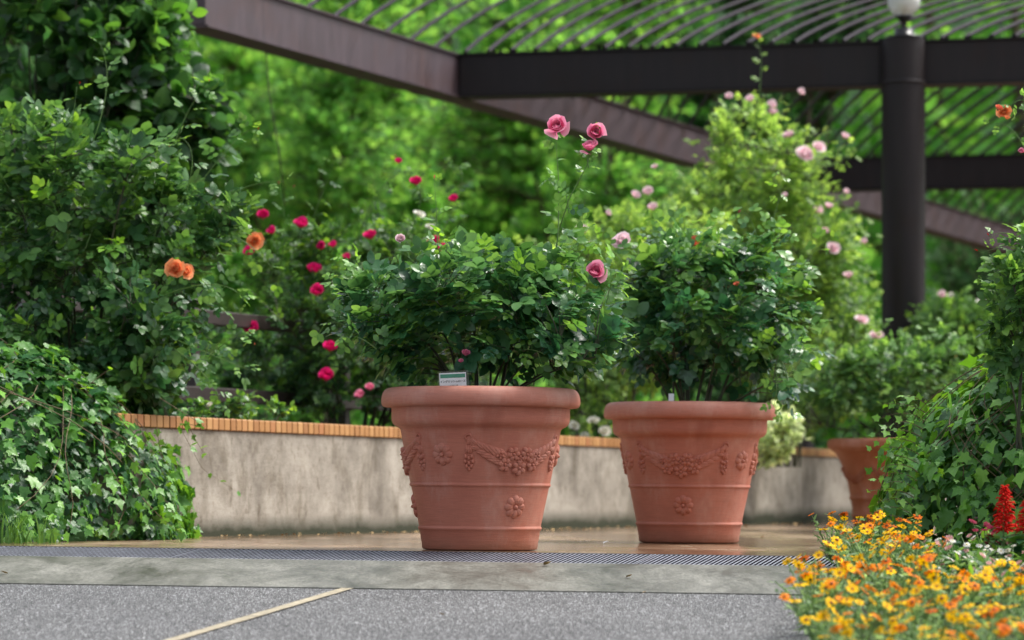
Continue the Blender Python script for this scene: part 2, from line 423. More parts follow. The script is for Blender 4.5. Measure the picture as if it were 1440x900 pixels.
# ------------------------------------------------------------------ ground
def sheet(name, mat, rows, xs, lift, skirt=0.0, kind='structure', parent=None):
    """rows: list of functions X -> (Y) ; grid of the ground surface"""
    mb = MB(); V = []
    for r in rows:
        for x in xs:
            y = r(x); V.append((x, y, float(gz(x, y)) + lift))
    nx = len(xs); Fs = []
    for i in range(len(rows) - 1):
        for j in range(nx - 1):
            Fs.append((i * nx + j, i * nx + j + 1, (i + 1) * nx + j + 1, (i + 1) * nx + j))
    mb.add(V, Fs)
    if skirt:
        for i in (0, len(rows) - 1):
            b = [(V[i * nx + j][0], V[i * nx + j][1], V[i * nx + j][2]) for j in range(nx)]
            W = b + [(p[0], p[1], p[2] - skirt) for p in b]
            mb.add(W, [(j, j + 1, nx + j + 1, nx + j) for j in range(nx - 1)])
    o = mb.build(name, mat, parent, smooth=False)
    if kind: o['kind'] = kind
    return o
XS = [-60, -20, -8, -4, -2, 0, 2, 4, 8, 20, 60]
def dline(d): return lambda x: float(yb(x)) - d
gxs = [-300, -60, -20, 0, 20, 60, 300]
def gy(v): return lambda x: v
go = sheet('ground', M['lawn'], [gy(-60), gy(-20), dline(14.0), dline(1.5), dline(0), gy(60), gy(400)], gxs, -.16)
sheet('pavement', M['paving'], [dline(-.005), gy(24), gy(60)], XS, 0, .14)
sheet('concrete_strip', M['strip'], [dline(1.48), dline(1.2), dline(.43)], XS, 0, .14)
sheet('road', M['asphalt'], [gy(-50), dline(14.0), dline(6), dline(3), dline(1.486)], XS, -.004, .12)
sheet('drain_channel', M['gap_shade'], [dline(.45), dline(-.02)], XS, -.11)
# worn yellow line on the asphalt
def yline():
    a = ground_at(488, 829); b = ground_at(245, 899)
    a2 = np.array([a[0], float(yb(a[0])) - 1.49]); bb = np.array([b[0], b[1]])
    dv = (bb - a2); L_ = np.linalg.norm(dv); dv /= L_; n = np.array([dv[1], -dv[0]])
    mb = MB(); V = []; K = 40
    for k in range(K):
        p = a2 + dv * (k / (K - 1)) * 5.0
        w = .024 + rng.uniform(-.0012, .0012)
        for s in (-1, 1):
            q = p + n * w * s
            V.append((q[0], q[1], float(gz(q[0], q[1])) + .0008))
    mb.add(V, [(2 * k, 2 * k + 1, 2 * k + 3, 2 * k + 2) for k in range(K - 1)])
    o = mb.build('road_line', M['yellow_line'], smooth=False); o['kind'] = 'structure'
yline()
# drain gratings: slanting bars in steel frames
def grate(x0, x1, label, name='drain_grate'):
    X0, X1 = x0 + .004, x1 - .004
    root = thing(name, label, 'drain grate', ramp((X0 + X1) / 2, .22), 'steel drain grates between the paving and the road')
    fr = MB()
    def slab(A, B, C, D, h):
        top = [A, B, C, D]; V = top + [[p[0], p[1], p[2] - h] for p in top]
        fr.add(V, [(0, 1, 2, 3)], 0, 0)
        fr.add(V, [(7, 6, 5, 4), (0, 4, 5, 1), (1, 5, 6, 2), (2, 6, 7, 3), (3, 7, 4, 0)], 0, 1)  # underside and sides painted black as shade between the bars
    l = -.001
    sk = -.10
    slab(ramp(X0, .004, l), ramp(X1, .004, l), ramp(X1, .012, l), ramp(X0, .012, l), .04)
    slab(ramp(X0 + sk, .412, l), ramp(X1 + sk, .412, l), ramp(X1 + sk, .421, l), ramp(X0 + sk, .421, l), .04)
    for xx in (X0, X1 - .008):
        slab(ramp(xx, .0125, l), ramp(xx + .008, .0125, l), ramp(xx + .008 + sk, .4115, l), ramp(xx + sk, .4115, l), .04)
    fr.build('frame', [M['grate'], M['gap_shade']], root, smooth=False)
    fr = MB(); n = int((X1 - X0) / .0205)
    for k in range(1, n):
        x = X0 + k * (X1 - X0) / n; w = .0047
        slab(ramp(x - w, .0125, l - .001), ramp(x + w, .0125, l - .001), ramp(x + w + sk, .4115, l - .001), ramp(x - w + sk, .4115, l - .001), .010)
    fr.build('bars', [M['grate'], M['gap_shade']], root, smooth=False)
J = -1.365
grate(J - 4, J - 2, 'steel drain grate half outside the picture beyond the joint under the left ivy')
grate(J - 2, J, 'steel drain grate in front of the left ivy mound')
grate(J, J + 2, 'steel drain grate right in front of the nearer terracotta pot')
grate(J + 2, J + 4, 'steel drain grate running towards the yellow flower bed')

# ------------------------------------------------------------------ wall with tile capping
WA = np.array([-2.03, 16.05]); WD = np.array([4.81, 11.4]); WD = WD / np.linalg.norm(WD)
WN = np.array([-WD[1], WD[0]])          # towards the planting
WLEN = 34.0; WH = .575; TH = .24
def wall_y(s, off=0.0): p = WA + WD * s + WN * off; return p
def garden_wall():
    root = thing('garden_wall', 'stained low concrete wall topped with orange tiles, running behind the pots', 'wall', (WA[0], WA[1], 0))
    mb = MB(); ss = np.linspace(0, WLEN, 36); V = []
    for s in ss:
        for off, top in ((0, 0), (0, 1), (TH, 1), (TH, 0)):
            p = wall_y(s, off); g = float(gz(p[0], p[1]))
            V.append((p[0], p[1], g + WH if top else g - .05))
    Fs = []
    for k in range(len(ss) - 1):
        for j in range(3): a = k * 4 + j; Fs.append((a, a + 1, a + 5, a + 4))
    Fs.append((0, 1, 2, 3)); mb.add(V, Fs); mb.build('wall_body', M['wall'], root, smooth=False)
    # return wall towards the left, under the ivy
    mb = MB(); mb.box((WA[0] - 2.9, WA[1] + .12, .26), (5.8, .24, .62)); mb.build('wall_return', M['wall'], root, smooth=False)
    # mortar bed and single tiles
    gr = MB(); V = []
    for s in ss:
        for off, z in ((-.004, 0), (-.004, .058), (TH + .004, .058), (TH + .004, 0)):
            p = wall_y(s, off); g = float(gz(p[0], p[1])); V.append((p[0], p[1], g + WH + .001 + z))
    gr.add(V, Fs); gr.build('mortar', M['grout'], root, smooth=False)
    tl = MB(); step = .068; n = int(WLEN / step)
    ax = [[WD[0], WD[1], 0], [WN[0], WN[1], 0], [0, 0, 1]]
    for k in range(n):
        p = wall_y((k + .5) * step, TH / 2); g = float(gz(p[0], p[1]))
        tl.box((p[0], p[1], g + WH + .035), (step - .011, TH + .028 + rng.uniform(-.002, .002), .066 + rng.uniform(-.001, .001)), bevel=.005, ax=ax)
    tl.build('tile_capping', M['tile'], root, smooth=False)
garden_wall()
# raised bed behind the wall
def soil():
    mb = MB(); V = []; K = 14
    for k in range(K):
        s = WLEN * k / (K - 1); p = wall_y(s, TH - .02)
        for j, o in enumerate((0, .6, 2, 6, 16)):
            q = p + np.array([-o, 0]); V.append((q[0], q[1], float(gz(q[0], q[1])) + .5 + (.04 * (j > 0)) + .02 * math.sin(q[0] * 3 + q[1])))
    Fs = [(k * 5 + j, k * 5 + j + 1, k * 5 + 6 + j, k * 5 + 5 + j) for k in range(K - 1) for j in range(4)]
    mb.add(V, Fs); o = mb.build('bed_soil', M['soil']); o['kind'] = 'structure'
soil()

# ------------------------------------------------------------------ terracotta pots
PROF = [(.02, .003), (.245, .002), (.2555, .004), (.2605, .010), (.2625, .037), (.2645, .0425), (.2655, .046), (.271, .086), (.2745, .0905),
        (.2785, .0955), (.2795, .0995), (.2780, .1045), (.2750, .1085), (.2757, .1125), (.2770, .12), (.3080, .270), (.3103, .280), (.3110, .2835), (.3155, .2870), (.3190, .2915), (.3195, .2945), (.3180, .2985), (.3160, .3020), (.3167, .306), (.3182, .314), (.3570, .515), (.3592, .526),
        (.3600, .5300), (.3625, .5420), (.3700, .5500), (.3850, .5570), (.3960, .5670), (.4015, .5800), (.4030, .5980), (.4030, .6300), (.4045, .6390)]
RIM = [(.4045, .6392), (.4100, .6425), (.4350, .6430), (.4430, .6470), (.4480, .6560), (.4495, .6680), (.4485, .6850), (.4440, .7030), (.4360, .7170),
       (.4240, .7260), (.4080, .7290), (.3900, .7285), (.3800, .7230), (.3740, .7120), (.3700, .6900), (.3650, .6300), (.3600, .5900)]
PR3 = [(.02, .003), (.215, .002), (.222, .01), (.225, .06), (.233, .10), (.240, .106), (.243, .112), (.238, .119), (.236, .17), (.248, .222), (.256, .228), (.258, .236), (.252, .244),
       (.252, .26), (.268, .34), (.292, .42), (.318, .48), (.335, .515), (.345, .53), (.352, .545), (.375, .560), (.395, .574)]
RIM3 = [(.395, .5742), (.408, .580), (.412, .590), (.411, .625), (.404, .640), (.39, .646), (.365, .646), (.353, .636), (.348, .60), (.335, .55)]
def relief(prof):
    P = np.array(prof)
    def surf(s, h, lift):
        r = np.interp(h, P[:, 1], P[:, 0]); sl = (np.interp(h + .01, P[:, 1], P[:, 0]) - np.interp(h - .01, P[:, 1], P[:, 0])) / .02
        r0 = float(np.interp(.43, P[:, 1], P[:, 0])); th = s / r0
        k = 1 / np.sqrt(1 + sl * sl)
        th = (s - surf.c) / np.interp(surf.h, P[:, 1], P[:, 0]) + surf.c / r0 if surf.h else th
        R = r + lift * k
        return np.stack([R * np.sin(th), -R * np.cos(th), h - lift * sl * k], -1)
    surf.h = 0; surf.c = 0
    return surf
def dome(mb, surf, cs, ch, rx, ry, rot, H, point=0.0, rings=5, seg=16, base=0.0, groove=0.0):
    t = np.linspace(0, 1, rings + 1)[1:]; a = np.linspace(0, 2 * PI, seg, endpoint=False)
    ca, sa = math.cos(rot), math.sin(rot)
    T, A = np.meshgrid(t, a, indexing='ij')
    x = T * rx * np.cos(A) * (1 - point * np.abs(np.sin(A)) ** 3); y = T * ry * np.sin(A)
    h = base + H * (1 - T ** 2.4) - groove * H * np.exp(-(x / (rx * .16)) ** 2) * (1 - T * .5)
    h = np.where(T > .99, -.004, h)
    X = np.append(0, (x * ca - y * sa).ravel()); Y = np.append(0, (x * sa + y * ca).ravel()); Hh = np.append(base + H * (1 - groove), h.ravel())
    V = surf(cs + X, ch + Y, Hh)
    f3 = np.array([(0, 1 + j, 1 + (j + 1) % seg) for j in range(seg)])
    i, j = np.meshgrid(np.arange(rings - 1), np.arange(seg), indexing='ij'); j2 = (j + 1) % seg
    f4 = np.stack([1 + i * seg + j, 1 + (i + 1) * seg + j, 1 + (i + 1) * seg + j2, 1 + i * seg + j2], -1).reshape(-1, 4)
    mb.add(V, [f3, f4])
def flower_relief(mb, surf, cs, ch, R, H, n=8, base=0.0, rot0=0.0):
    if R > .045: surf.h = ch; surf.c = cs
    for k in range(n):
        a = rot0 + 2 * PI * k / n
        dome(mb, surf, cs + math.sin(a) * R * .56, ch + math.cos(a) * R * .56, R * .37, R * .46, -a, H, -.1, base=base, groove=.10)
    dome(mb, surf, cs, ch, R * .24, R * .24, 0, H * 1.5, base=base, seg=12)
    surf.h = 0
def put_relief(root, prof, th0, scale=1.0):
    surf = relief(prof); r0 = float(np.interp(.43, [p[1] for p in prof], [p[0] for p in prof]))
    def S(dth):
        a = math.radians(dth + th0) * r0
        return a
    for q in range(3):
        c = S(120 * q); W = .232
        g = MB()
        for sd in (-1, 1):
            # backing swag, a chain of low swellings
            for k in range(12):
                u = k / 11; x = sd * W * (1 - u) * .97; up = .497 - .075 * math.sin(u * PI / 2) ** .8; lo = .485 - .112 * math.sin(u * PI / 2) ** .9
                hh = max(.014, (up - lo) / 2 + .014)
                dome(g, surf, c + x, (up + lo) / 2, (.026), hh, sd * .25 * (1 - u), .0075, seg=12, rings=4)
            for k in range(6):
                u = .10 + k * .115; x = sd * W * (1 - u); yy = .492 - .093 * math.sin(u * PI / 2) ** .85
                L_ = .019 + .016 * min(1, u * 2.2)
                ang = math.atan2(-sd * 1.0, .40 + .4 * (1 - u))
                tip = sd
                base_ang = sd * (-PI / 2 + .42)
                dome(g, surf, c + x, yy + .012 + .010 * u, L_ * .50, L_ * 1.2, base_ang + sd * .38, .0115, .35, base=.002, groove=.35)
                dome(g, surf, c + x - sd * .006, yy - .014 - .014 * u, L_ * .50, L_ * 1.2, base_ang - sd * .28, .0115, .35, base=.002, groove=.35)
        for (fx, fz, fr) in ((-.033, .432, .034), (.033, .432, .034), (-.070, .386, .035), (0, .372, .039), (.070, .388, .035), (0, .410, .022), (-.095, .428, .022), (.092, .428, .022)):
            flower_relief(g, surf, c + fx, fz, fr, .010, 6 if fr > .025 else 5, base=.008, rot0=fx * 20)
        g.build('garland', M['terracotta'], root)
        for sd in (-1, 1):
            t = MB(); x = c + sd * W
            for k in range(14):
                a = 2 * PI * k / 14
                dome(t, surf, x + .0125 * math.cos(a), .505 + .0125 * math.sin(a), .0065, .0065, 0, .008, seg=8, rings=3)
            dome(t, surf, x, .481, .0085, .014, 0, .008, -.2)
            dome(t, surf, x - .009, .452, .009, .022, -.12, .008, .2); dome(t, surf, x + .009, .452, .009, .022, .12, .008, .2); dome(t, surf, x, .450, .009, .024, 0, .011, .2)
            for (dx, dz) in ((-.014, .420), (.014, .420), (0, .414), (-.017, .398), (.017, .398), (0, .391), (-.010, .377), (.010, .377), (0, .366)):
                dome(t, surf, x + dx, dz, .0095, .0135, dx * -12, .012, .15, seg=12, rings=4)
            t.build('tassel', M['terracotta'], root)
        rr = MB(); flower_relief(rr, surf, S(120 * q + 60), .428, .053, .013); rr.build('rosette', M['terracotta'], root)
        rr = MB(); flower_relief(rr, surf, S(120 * q + 1.5), .197, .054, .013); rr.build('rosette', M['terracotta'], root)
def pot(label, loc, th0, prof, rim, soilz, reliefs=True, tilt=-.0055, scale=1.0):
    # built at the origin, then the thing itself is moved and leaned with the cross fall
    root = thing('terracotta_pot', label, 'plant pot', (0, 0, 0), 'large terracotta pots on the paving')
    MB().lathe(prof, 160, wob=.002).build('pot_body', M['terracotta'], root)
    MB().lathe(rim, 160, wob=.002).build('rim', M['terracotta'], root)
    s = MB(); ri = rim[-1][0] + .004
    s.lathe([(ri, soilz), (ri * .75, soilz + .012), (ri * .4, soilz + .02), (.01, soilz + .015)], 40); s.build('soil', M['soil'], root)
    if reliefs: put_relief(root, prof, th0)
    root.location = loc; root.rotation_euler = (0, -tilt * -1 if False else .0075, 0); root.scale = (scale,) * 3
    return root
P1 = (-.146, 14.16); P2 = (.937, 16.62); P3 = (2.60, 21.8)
pot('nearest terracotta pot, holding the rose with the white name card', (P1[0], P1[1], float(gz(*P1))), 31, PROF, RIM, .60)
pot('terracotta pot behind and to the right of the nearest one', (P2[0], P2[1], float(gz(*P2))), -10.7, PROF, RIM, .60, scale=1.015)
def pot3():
    M['terracotta'], keep = M['terracotta_old'], M['terracotta']
    root = pot('farthest terracotta pot, with a squared flaring rim, half hidden by ivy', (P3[0], P3[1], float(gz(*P3))), 0, PR3, RIM3, .57, reliefs=False); M['terracotta'] = keep
    surf = relief(PR3)
    for k in range(6):
        g = MB(); c = k * .285 * 1.05 - .3
        for j in range(9):
            u = (j - 4) / 4; flower_relief(g, surf, c + u * .12, .43 - .07 * (1 - u * u), .026, .018, 6)
        o = g.build('garland', M['terracotta_old']); o.parent = root
pot3()

# name card stuck in the nearest pot
def card():
    Yc = 14.16 - .335; c = at(637, 545, Yc); c = np.array([c[0], Yc, .745]); rz = math.radians(2.6)
    root = thing('name_card', 'white name card with a green band, Japanese lettering, stuck in the nearest pot', 'plant label', (c[0], c[1], .60))
    u = np.array([math.cos(rz), 0, math.sin(rz)]); w = np.array([-math.sin(rz), 0, math.cos(rz)]); n = np.array([0, 1.0, 0])
    ax = [u, n, w]
    def P(a, b, d=0): return c + u * a + w * b + n * d
    m = MB().box(P(0, 0), (.118, .0015, .090), ax=ax, bevel=.0005); m.build('card', M['card'], root, smooth=False)
    m = MB().box(P(0, .031, -.00112), (.110, .0006, .017), ax=ax); m.build('green_band', M['green_ink'], root, smooth=False)
    m = MB()
    m.box(P(.003, 0, -.0030), (.136, .0012, .106), ax=ax); m.build('clear_sleeve', M['clear'], root, smooth=False)
    m = MB().tube([P(0, -.05, .006), P(0, -.16, .006)], .004, 6); m.build('stake', M['green_stem'], root)
    def text(s, size, a, b, mat):
        cu = bpy.data.curves.new('lettering', 'FONT'); cu.body = s; cu.size = size; cu.align_x = 'CENTER'; cu.extrude = .0002; cu.offset = .00035 if size > .008 else 0
        t = bpy.data.objects.new('lettering_source', cu); COL.objects.link(t)
        bpy.context.view_layer.update(); dg = bpy.context.evaluated_depsgraph_get()
        me = bpy.data.meshes.new_from_object(t.evaluated_get(dg)); bpy.data.objects.remove(t)
        nv = len(me.vertices); co = np.zeros(nv * 3, np.float32); me.vertices.foreach_get('co', co); co = co.reshape(-1, 3).astype(float)
        W = P(a, b, -.0015) + co[:, :1] * u + co[:, 1:2] * w - co[:, 2:3] * n - np.array(root.location)
        me.vertices.foreach_set('co', W.astype(np.float32).ravel()); me.materials.clear(); me.materials.append(mat)
        me.update(); o = bpy.data.objects.new('lettering', me); COL.objects.link(o); o.parent = root
    text('イングリッシュローズ', .0112, .0, .003, M['ink'])
    text('バラ科バラ属', .006, .004, -.0125, M['ink'])
    text('ENGLISH ROSE', .0055, -.02, .0285, M['card']) if False else None
    for a in (.030, .047):
        pass
card()
tg = MB().box(at(944, 563, 16.35) + np.array([0, 0, -.03]), (.028, .002, .13), bevel=.0005)
tag(tg.build('plant_tag', M['card'], smooth=False, loc=at(944, 572, 16.35)), 'small blank white plant tag in the second pot', 'plant tag')

# ------------------------------------------------------------------ pergola
def pergola():
    TOPZ = 4.14; BH = .36
    root = thing('pergola', 'brown steel pergola with rows of curved rods over its beams', 'pergola', (3.39, 27.2, 0))
    def beam(p, q, w, mat, h=BH, top=TOPZ):
        p = np.array(p, float); q = np.array(q, float); d = q - p; L_ = np.linalg.norm(d); d /= L_
        ax = [[d[0], d[1], 0], [-d[1], d[0], 0], [0, 0, 1]]
        m = MB(); c = (p + q) / 2
        # flanges a little wider than the web: a box girder with lips
        m.box((c[0], c[1], top - h / 2), (L_, w, h), ax=ax, bevel=.008)
        m.box((c[0], c[1], top + .007), (L_, w + .05, .014), ax=ax)
        m.box((c[0], c[1], top - h - .007), (L_, w + .05, .014), ax=ax)
        return m.build('beam', mat, root, smooth=False)
    D0 = np.array([-2.42, 23.75]); dd = np.array([.4265, 1.0]); 
    diag = lambda Y: D0 + dd * (Y - D0[1])
    beam(diag(23.75), diag(54), .22, M['lit_steel'])
    beam(diag(28.1) + np.array([.12, 0]), (12, 25.45), .22, M['shaded_steel'])
    beam(diag(37.0) + np.array([.14, 0]), (14, 35.0), .22, M['shaded_steel'])
    beam(diag(48) + np.array([.14, 0]), (16, 46.3), .22, M['shaded_steel'])
    def post(x, y, r=.188):
        g = float(gz(x, y)); m = MB(); zc = TOPZ - BH
        for pr in ([(r + .06, g), (r + .06, g + .02)], [(r + .06, g + .02), (r, g + .021)], [(r, g + .021), (r, g + 1), (r, g + 2), (r, zc - .02)],
                   [(r, zc - .0201), (r + .006, zc - .019)], [(r + .006, zc - .019), (r + .010, zc - .012), (r + .010, zc + .002), (r + .006, zc + .01)], [(r + .006, zc + .01), (r * .97, zc + .012)],
                   [(r * .97, zc + .012), (r * .97, TOPZ - .1), (r * .97, TOPZ + .02)], [(r * .97, TOPZ + .02), (.03, TOPZ + .021)]):
            m.lathe(pr, 48, (x, y, 0))
        m.build('post', M['shaded_steel'], root)
    post(3.385, 27.12); post(3.35, 36.75); post(10.6, 26.6); post(10.9, 36)
    # stiffening plate, round the post in the front beam
    m = MB().box((3.385, 27.12 + .10, TOPZ - BH / 2), (.42, .05, BH - .03), bevel=.004); m.build('bracket', M['shaded_steel'], root, smooth=False)
    fy = lambda X: 28.1 + (X + .563) * (25.45 - 28.1) / 12.563         # line of the front beam
    # level rods from the front beam back over the rear beams
    for X0 in np.arange(-.35, 9.5, .187):
        pts = []
        for Y in np.linspace(fy(X0) - .05, 53.5, 60):
            X = X0 - .05 * (Y - fy(X0)) + .0035 * (Y - fy(X0)) ** 2
            if X < diag(Y)[0] - .02: break
            pts.append((X, Y, TOPZ + .036))
        if len(pts) > 2:
            MB().tube(pts, .018, 6).build('rod', M['rod'], root)
    # rising rods from the front beam and the skew beam up to a raised edge
    starts = [(X0, fy(X0)) for X0 in np.arange(-.42, 7.5, .207)] + [(diag(y)[0], y) for y in np.arange(27.8, 23.8, -.46)]
    ends = []
    for (X0, Y0) in starts:
        d = np.linspace(0, 2.7, 26); k = max(X0, -.5)
        X = X0 + d * (.29 + .07 * k + (.06 + .04 * max(0, k)) * d); Y = Y0 + d; Z = TOPZ + .04 + .40 * d
        MB().tube(np.stack([X, Y, Z], 1), .0185, 6).build('rod', M['rod'], root)
        ends.append((X[-1], Y[-1], Z[-1]))
    ends = sorted(ends)
    MB().tube([(e[0], e[1], e[2]) for e in ends[::4]] , .07, 8).build('edge_tube', M['shaded_steel'], root)
pergola()
def lamp():
    b = np.array([3.385, 27.08, 4.165])
    root = thing('globe_lamp', 'white glass globe lamp standing on top of the pergola post', 'lamp', b)
    MB().lathe([(.16, 0), (.16, .012), (.085, .013), (.085, .075), (.078, .082), (.05, .085)], 32, b).build('base', M['black'], root)
    MB().lathe([(.028, .085), (.026, .13), (.055, .165), (.085, .185), (.07, .19)], 32, b).build('neck', M['black'], root)
    MB().lathe([(.072, .188)] + [(.142 * math.sin(a), .318 - .142 * math.cos(a)) for a in np.linspace(.55, PI - .02, 26)], 40, b).build('globe', M['globe'], root)
    MB().lathe([(.01, .19), (.02, .2), (.02, .26), (.035, .29), (.03, .33), (.01, .345)], 20, b).build('bulb', M['card'], root)
lamp()

# dark rails behind the wall on the left
def rails():
    s0 = wall_y(1.0, 1.2); s1 = wall_y(9.5, 1.2)
    root = thing('rail_fence', 'dark brown rail fence standing in the bed behind the left roses', 'fence', (s0[0], s0[1], .5))
    ax = [[WD[0], WD[1], 0], [WN[0], WN[1], 0], [0, 0, 1]]
    c = (s0 + s1) / 2; L_ = np.linalg.norm(s1 - s0)
    for z in (.86, 1.34):
        MB().box((c[0], c[1], z), (L_, .05, .09), ax=ax, bevel=.006).build('rail', M['fence'], root, smooth=False)
    for k in range(5):
        p = s0 + (s1 - s0) * k / 4 + WN * .055
        MB().box((p[0], p[1], .95), (.07, .06, 1.0), ax=ax, bevel=.006).build('post', M['fence'], root, smooth=False)
rails()
# ------------------------------------------------------------------ leaf shapes
def leaflet(L_=1.0, W=.36, fold=.18, droop=.18, n=5):
    ts = np.linspace(0, 1, n + 1); V = []
    for t in ts:
        w = W * (math.sin(PI * t ** .85)) ** .62 if 0 < t < 1 else .012
        z = -droop * t * t
        V += [(-w, t * L_, z + fold * w), (0, t * L_, z), (w, t * L_, z + fold * w)]
    Fs = []
    for k in range(n):
        a = 3 * k; Fs += [(a, a + 1, a + 4, a + 3), (a + 1, a + 2, a + 5, a + 4)]
    return np.array(V), np.array(Fs)
def merge(parts):
    V = []; Fs = []; n = 0
    for v, f in parts: V.append(v); Fs.append(f + n); n += len(v)
    return np.concatenate(V), np.concatenate(Fs)
def compound(np_pairs=2, n=5, W=.36, Ls=.37, seed=0):
    r = np.random.default_rng(seed)
    v0, f0 = leaflet(W=W, n=n); parts = []
    def put(ang, pos, s, roll=0):
        c, s_ = math.cos(ang), math.sin(ang); cr, sr = math.cos(roll), math.sin(roll)
        V = v0 * s; V = V @ np.array([[cr, 0, -sr], [0, 1, 0], [sr, 0, cr]]).T
        V = V @ np.array([[c, -s_, 0], [s_, c, 0], [0, 0, 1]]).T + np.array(pos)
        parts.append((V, f0))
    put(r.uniform(-.15, .15), (0, .66, -.10), Ls * 1.08)
    for k in range(np_pairs):
        y = .58 - .30 * k
        for s in (-1, 1): put(-s * r.uniform(.95, 1.2), (0, y, -.02 - .06 * y), Ls * (.98 - .12 * k) * r.uniform(.9, 1.05), s * r.uniform(-.25, .35))
    # rachis
    V = np.array([(-.008, 0, 0), (.008, 0, 0), (.008, .60, -.06), (-.008, .60, -.06)]); parts.append((V, np.array([(0, 1, 2, 3)])))
    return merge(parts)
LEAF5 = [compound(2, 5, seed=k) for k in range(4)] + [compound(1, 5, seed=9, Ls=.52)]
LEAF5S = [compound(2, 3, seed=k + 20) for k in range(3)]        # for bushes further off
LEAF1 = [leaflet(W=.30, n=4), leaflet(W=.36, n=4, fold=.3)]
LEAFBIG = [leaflet(W=.38, n=5, fold=.12, droop=.3), leaflet(W=.33, n=5, fold=.2, droop=.15)]
LEAFT = [leaflet(W=.34, n=2, fold=.2)]
def ivyleaf(seed):
    r = np.random.default_rng(seed)
    out = [(0, 0), (.20, -.10), (.40, -.02), (.34, .16), (.60, .40), (.30, .50), (.24, .62), (0, 1.0)]
    out = [(x * r.uniform(.9, 1.1), y + r.uniform(-.03, .03)) for x, y in out]
    left = [(-x * r.uniform(.9, 1.08), y) for x, y in out[1:-1]][::-1]
    pts = out + left
    c = (0, .32)
    V = [(c[0], c[1], -.02)] + [(x, y, -.28 * (y - .1) ** 2 * (1 if y > .1 else 0) + .16 * abs(x) - .30 * max(0, abs(x) - .25)) for x, y in pts]
    n = len(pts)
    # a mid vein: triangles to the centre
    return np.array(V), np.array([(0, 1 + k, 1 + (k + 1) % n) for k in range(n)])
IVY = [ivyleaf(k) for k in range(4)]

def unit(v): return v / (np.linalg.norm(v, axis=-1, keepdims=True) + 1e-9)
def place(mb, templates, P, D, Nn, S, age, mi=0):
    """one leaf per row: position, growing direction, face normal, size, age"""
    P = np.asarray(P); m = len(P)
    if not m: return
    y = unit(D); z = unit(Nn - (Nn * y).sum(1, keepdims=True) * y); x = np.cross(y, z)
    R = np.stack([x, y, z], 1) * np.asarray(S)[:, None, None]     # rows are axes
    which = rng.integers(0, len(templates), m)
    for k, (tv, tf) in enumerate(templates):
        i = np.where(which == k)[0]
        if not len(i): continue
        V = np.einsum('vj,ijk->ivk', tv, R[i]) + P[i][:, None]
        n = len(tv)
        Q = (tf[None] + (np.arange(len(i)) * n)[:, None, None]).reshape(-1, tf.shape[1])
        mb.add(V.reshape(-1, 3), [Q], np.repeat(age[i], n), mi)

# ------------------------------------------------------------------ blooms
def petal(w, h, R, phi, open_, curl=.2, nu=4, nv=4, closed=0.0, notch=.0):
    """a petal of a cup shaped bloom, radius R, axis z"""
    u = np.linspace(-1, 1, nu + 1); v = np.linspace(0, 1, nv + 1)
    U, V = np.meshgrid(u, v, indexing='ij')
    wid = w * np.sin(np.clip(V, .0, 1) * PI * .62 + .12) ** .8
    ang = phi + U * wid
    rad = R * (.12 + (.88) * np.sin(np.clip(V * PI / 2, 0, PI / 2)) ** .8) * (1 - closed * V) + open_ * R * V ** 3
    z = h * (V ** 1.2) * (1 - .10 * U * U) - curl * h * V ** 5 * open_ - .08 * h * (U * U) * V
    rad = rad * (1 + .05 * np.sin(U * 4 + phi * 3) * V)
    P = np.stack([rad * np.cos(ang), rad * np.sin(ang), z], -1).reshape(-1, 3)
    i, j = np.meshgrid(np.arange(nu), np.arange(nv), indexing='ij'); a = i * (nv + 1) + j
    Q = np.stack([a, a + nv + 1, a + nv + 2, a + 1], -1).reshape(-1, 4)
    return P, Q, (V ** 1.5).reshape(-1)
def rose_mesh(kind='cup', seed=0):
    r = np.random.default_rng(seed); parts = []; ages = []
    layers = {'cup': [(.5, .80, .78, 5, .35, 0), (.46, .78, .85, 5, .15, .05), (.38, .78, .85, 6, 0, .12), (.30, .72, .85, 6, 0, .2), (.21, .66, .9, 5, 0, .2), (.12, .6, .9, 4, 0, .2)],
              'open': [(.56, .30, .62, 6, .5, 0), (.50, .42, .60, 6, .3, 0), (.42, .48, .55, 7, .15, 0), (.33, .52, .55, 7, 0, .05), (.24, .52, .6, 6, 0, .1), (.15, .5, .7, 5, 0, .1), (.08, .46, .8, 3, 0, .1)],
              'bud': [(.22, .80, .9, 4, 0, .55), (.17, .85, .9, 3, 0, .6)]}[kind]
    for (R, h, w, n, op, cl) in layers:
        ph = r.uniform(0, 6)
        for k in range(n):
            P, Q, a = petal(w * r.uniform(.9, 1.1), h * r.uniform(.85, 1.1), R * r.uniform(.92, 1.08), ph + 2 * PI * k / n + r.uniform(-.15, .15), op * r.uniform(.4, 1.5), closed=cl)
            P[:, 2] -= .3
            parts.append((P, Q)); ages.append(a * r.uniform(.5, 1))
    V, Fs = merge(parts); return V, Fs, np.concatenate(ages)
ROSES = {k: [rose_mesh(k, s) for s in range(4)] for k in ('cup', 'open', 'bud')}
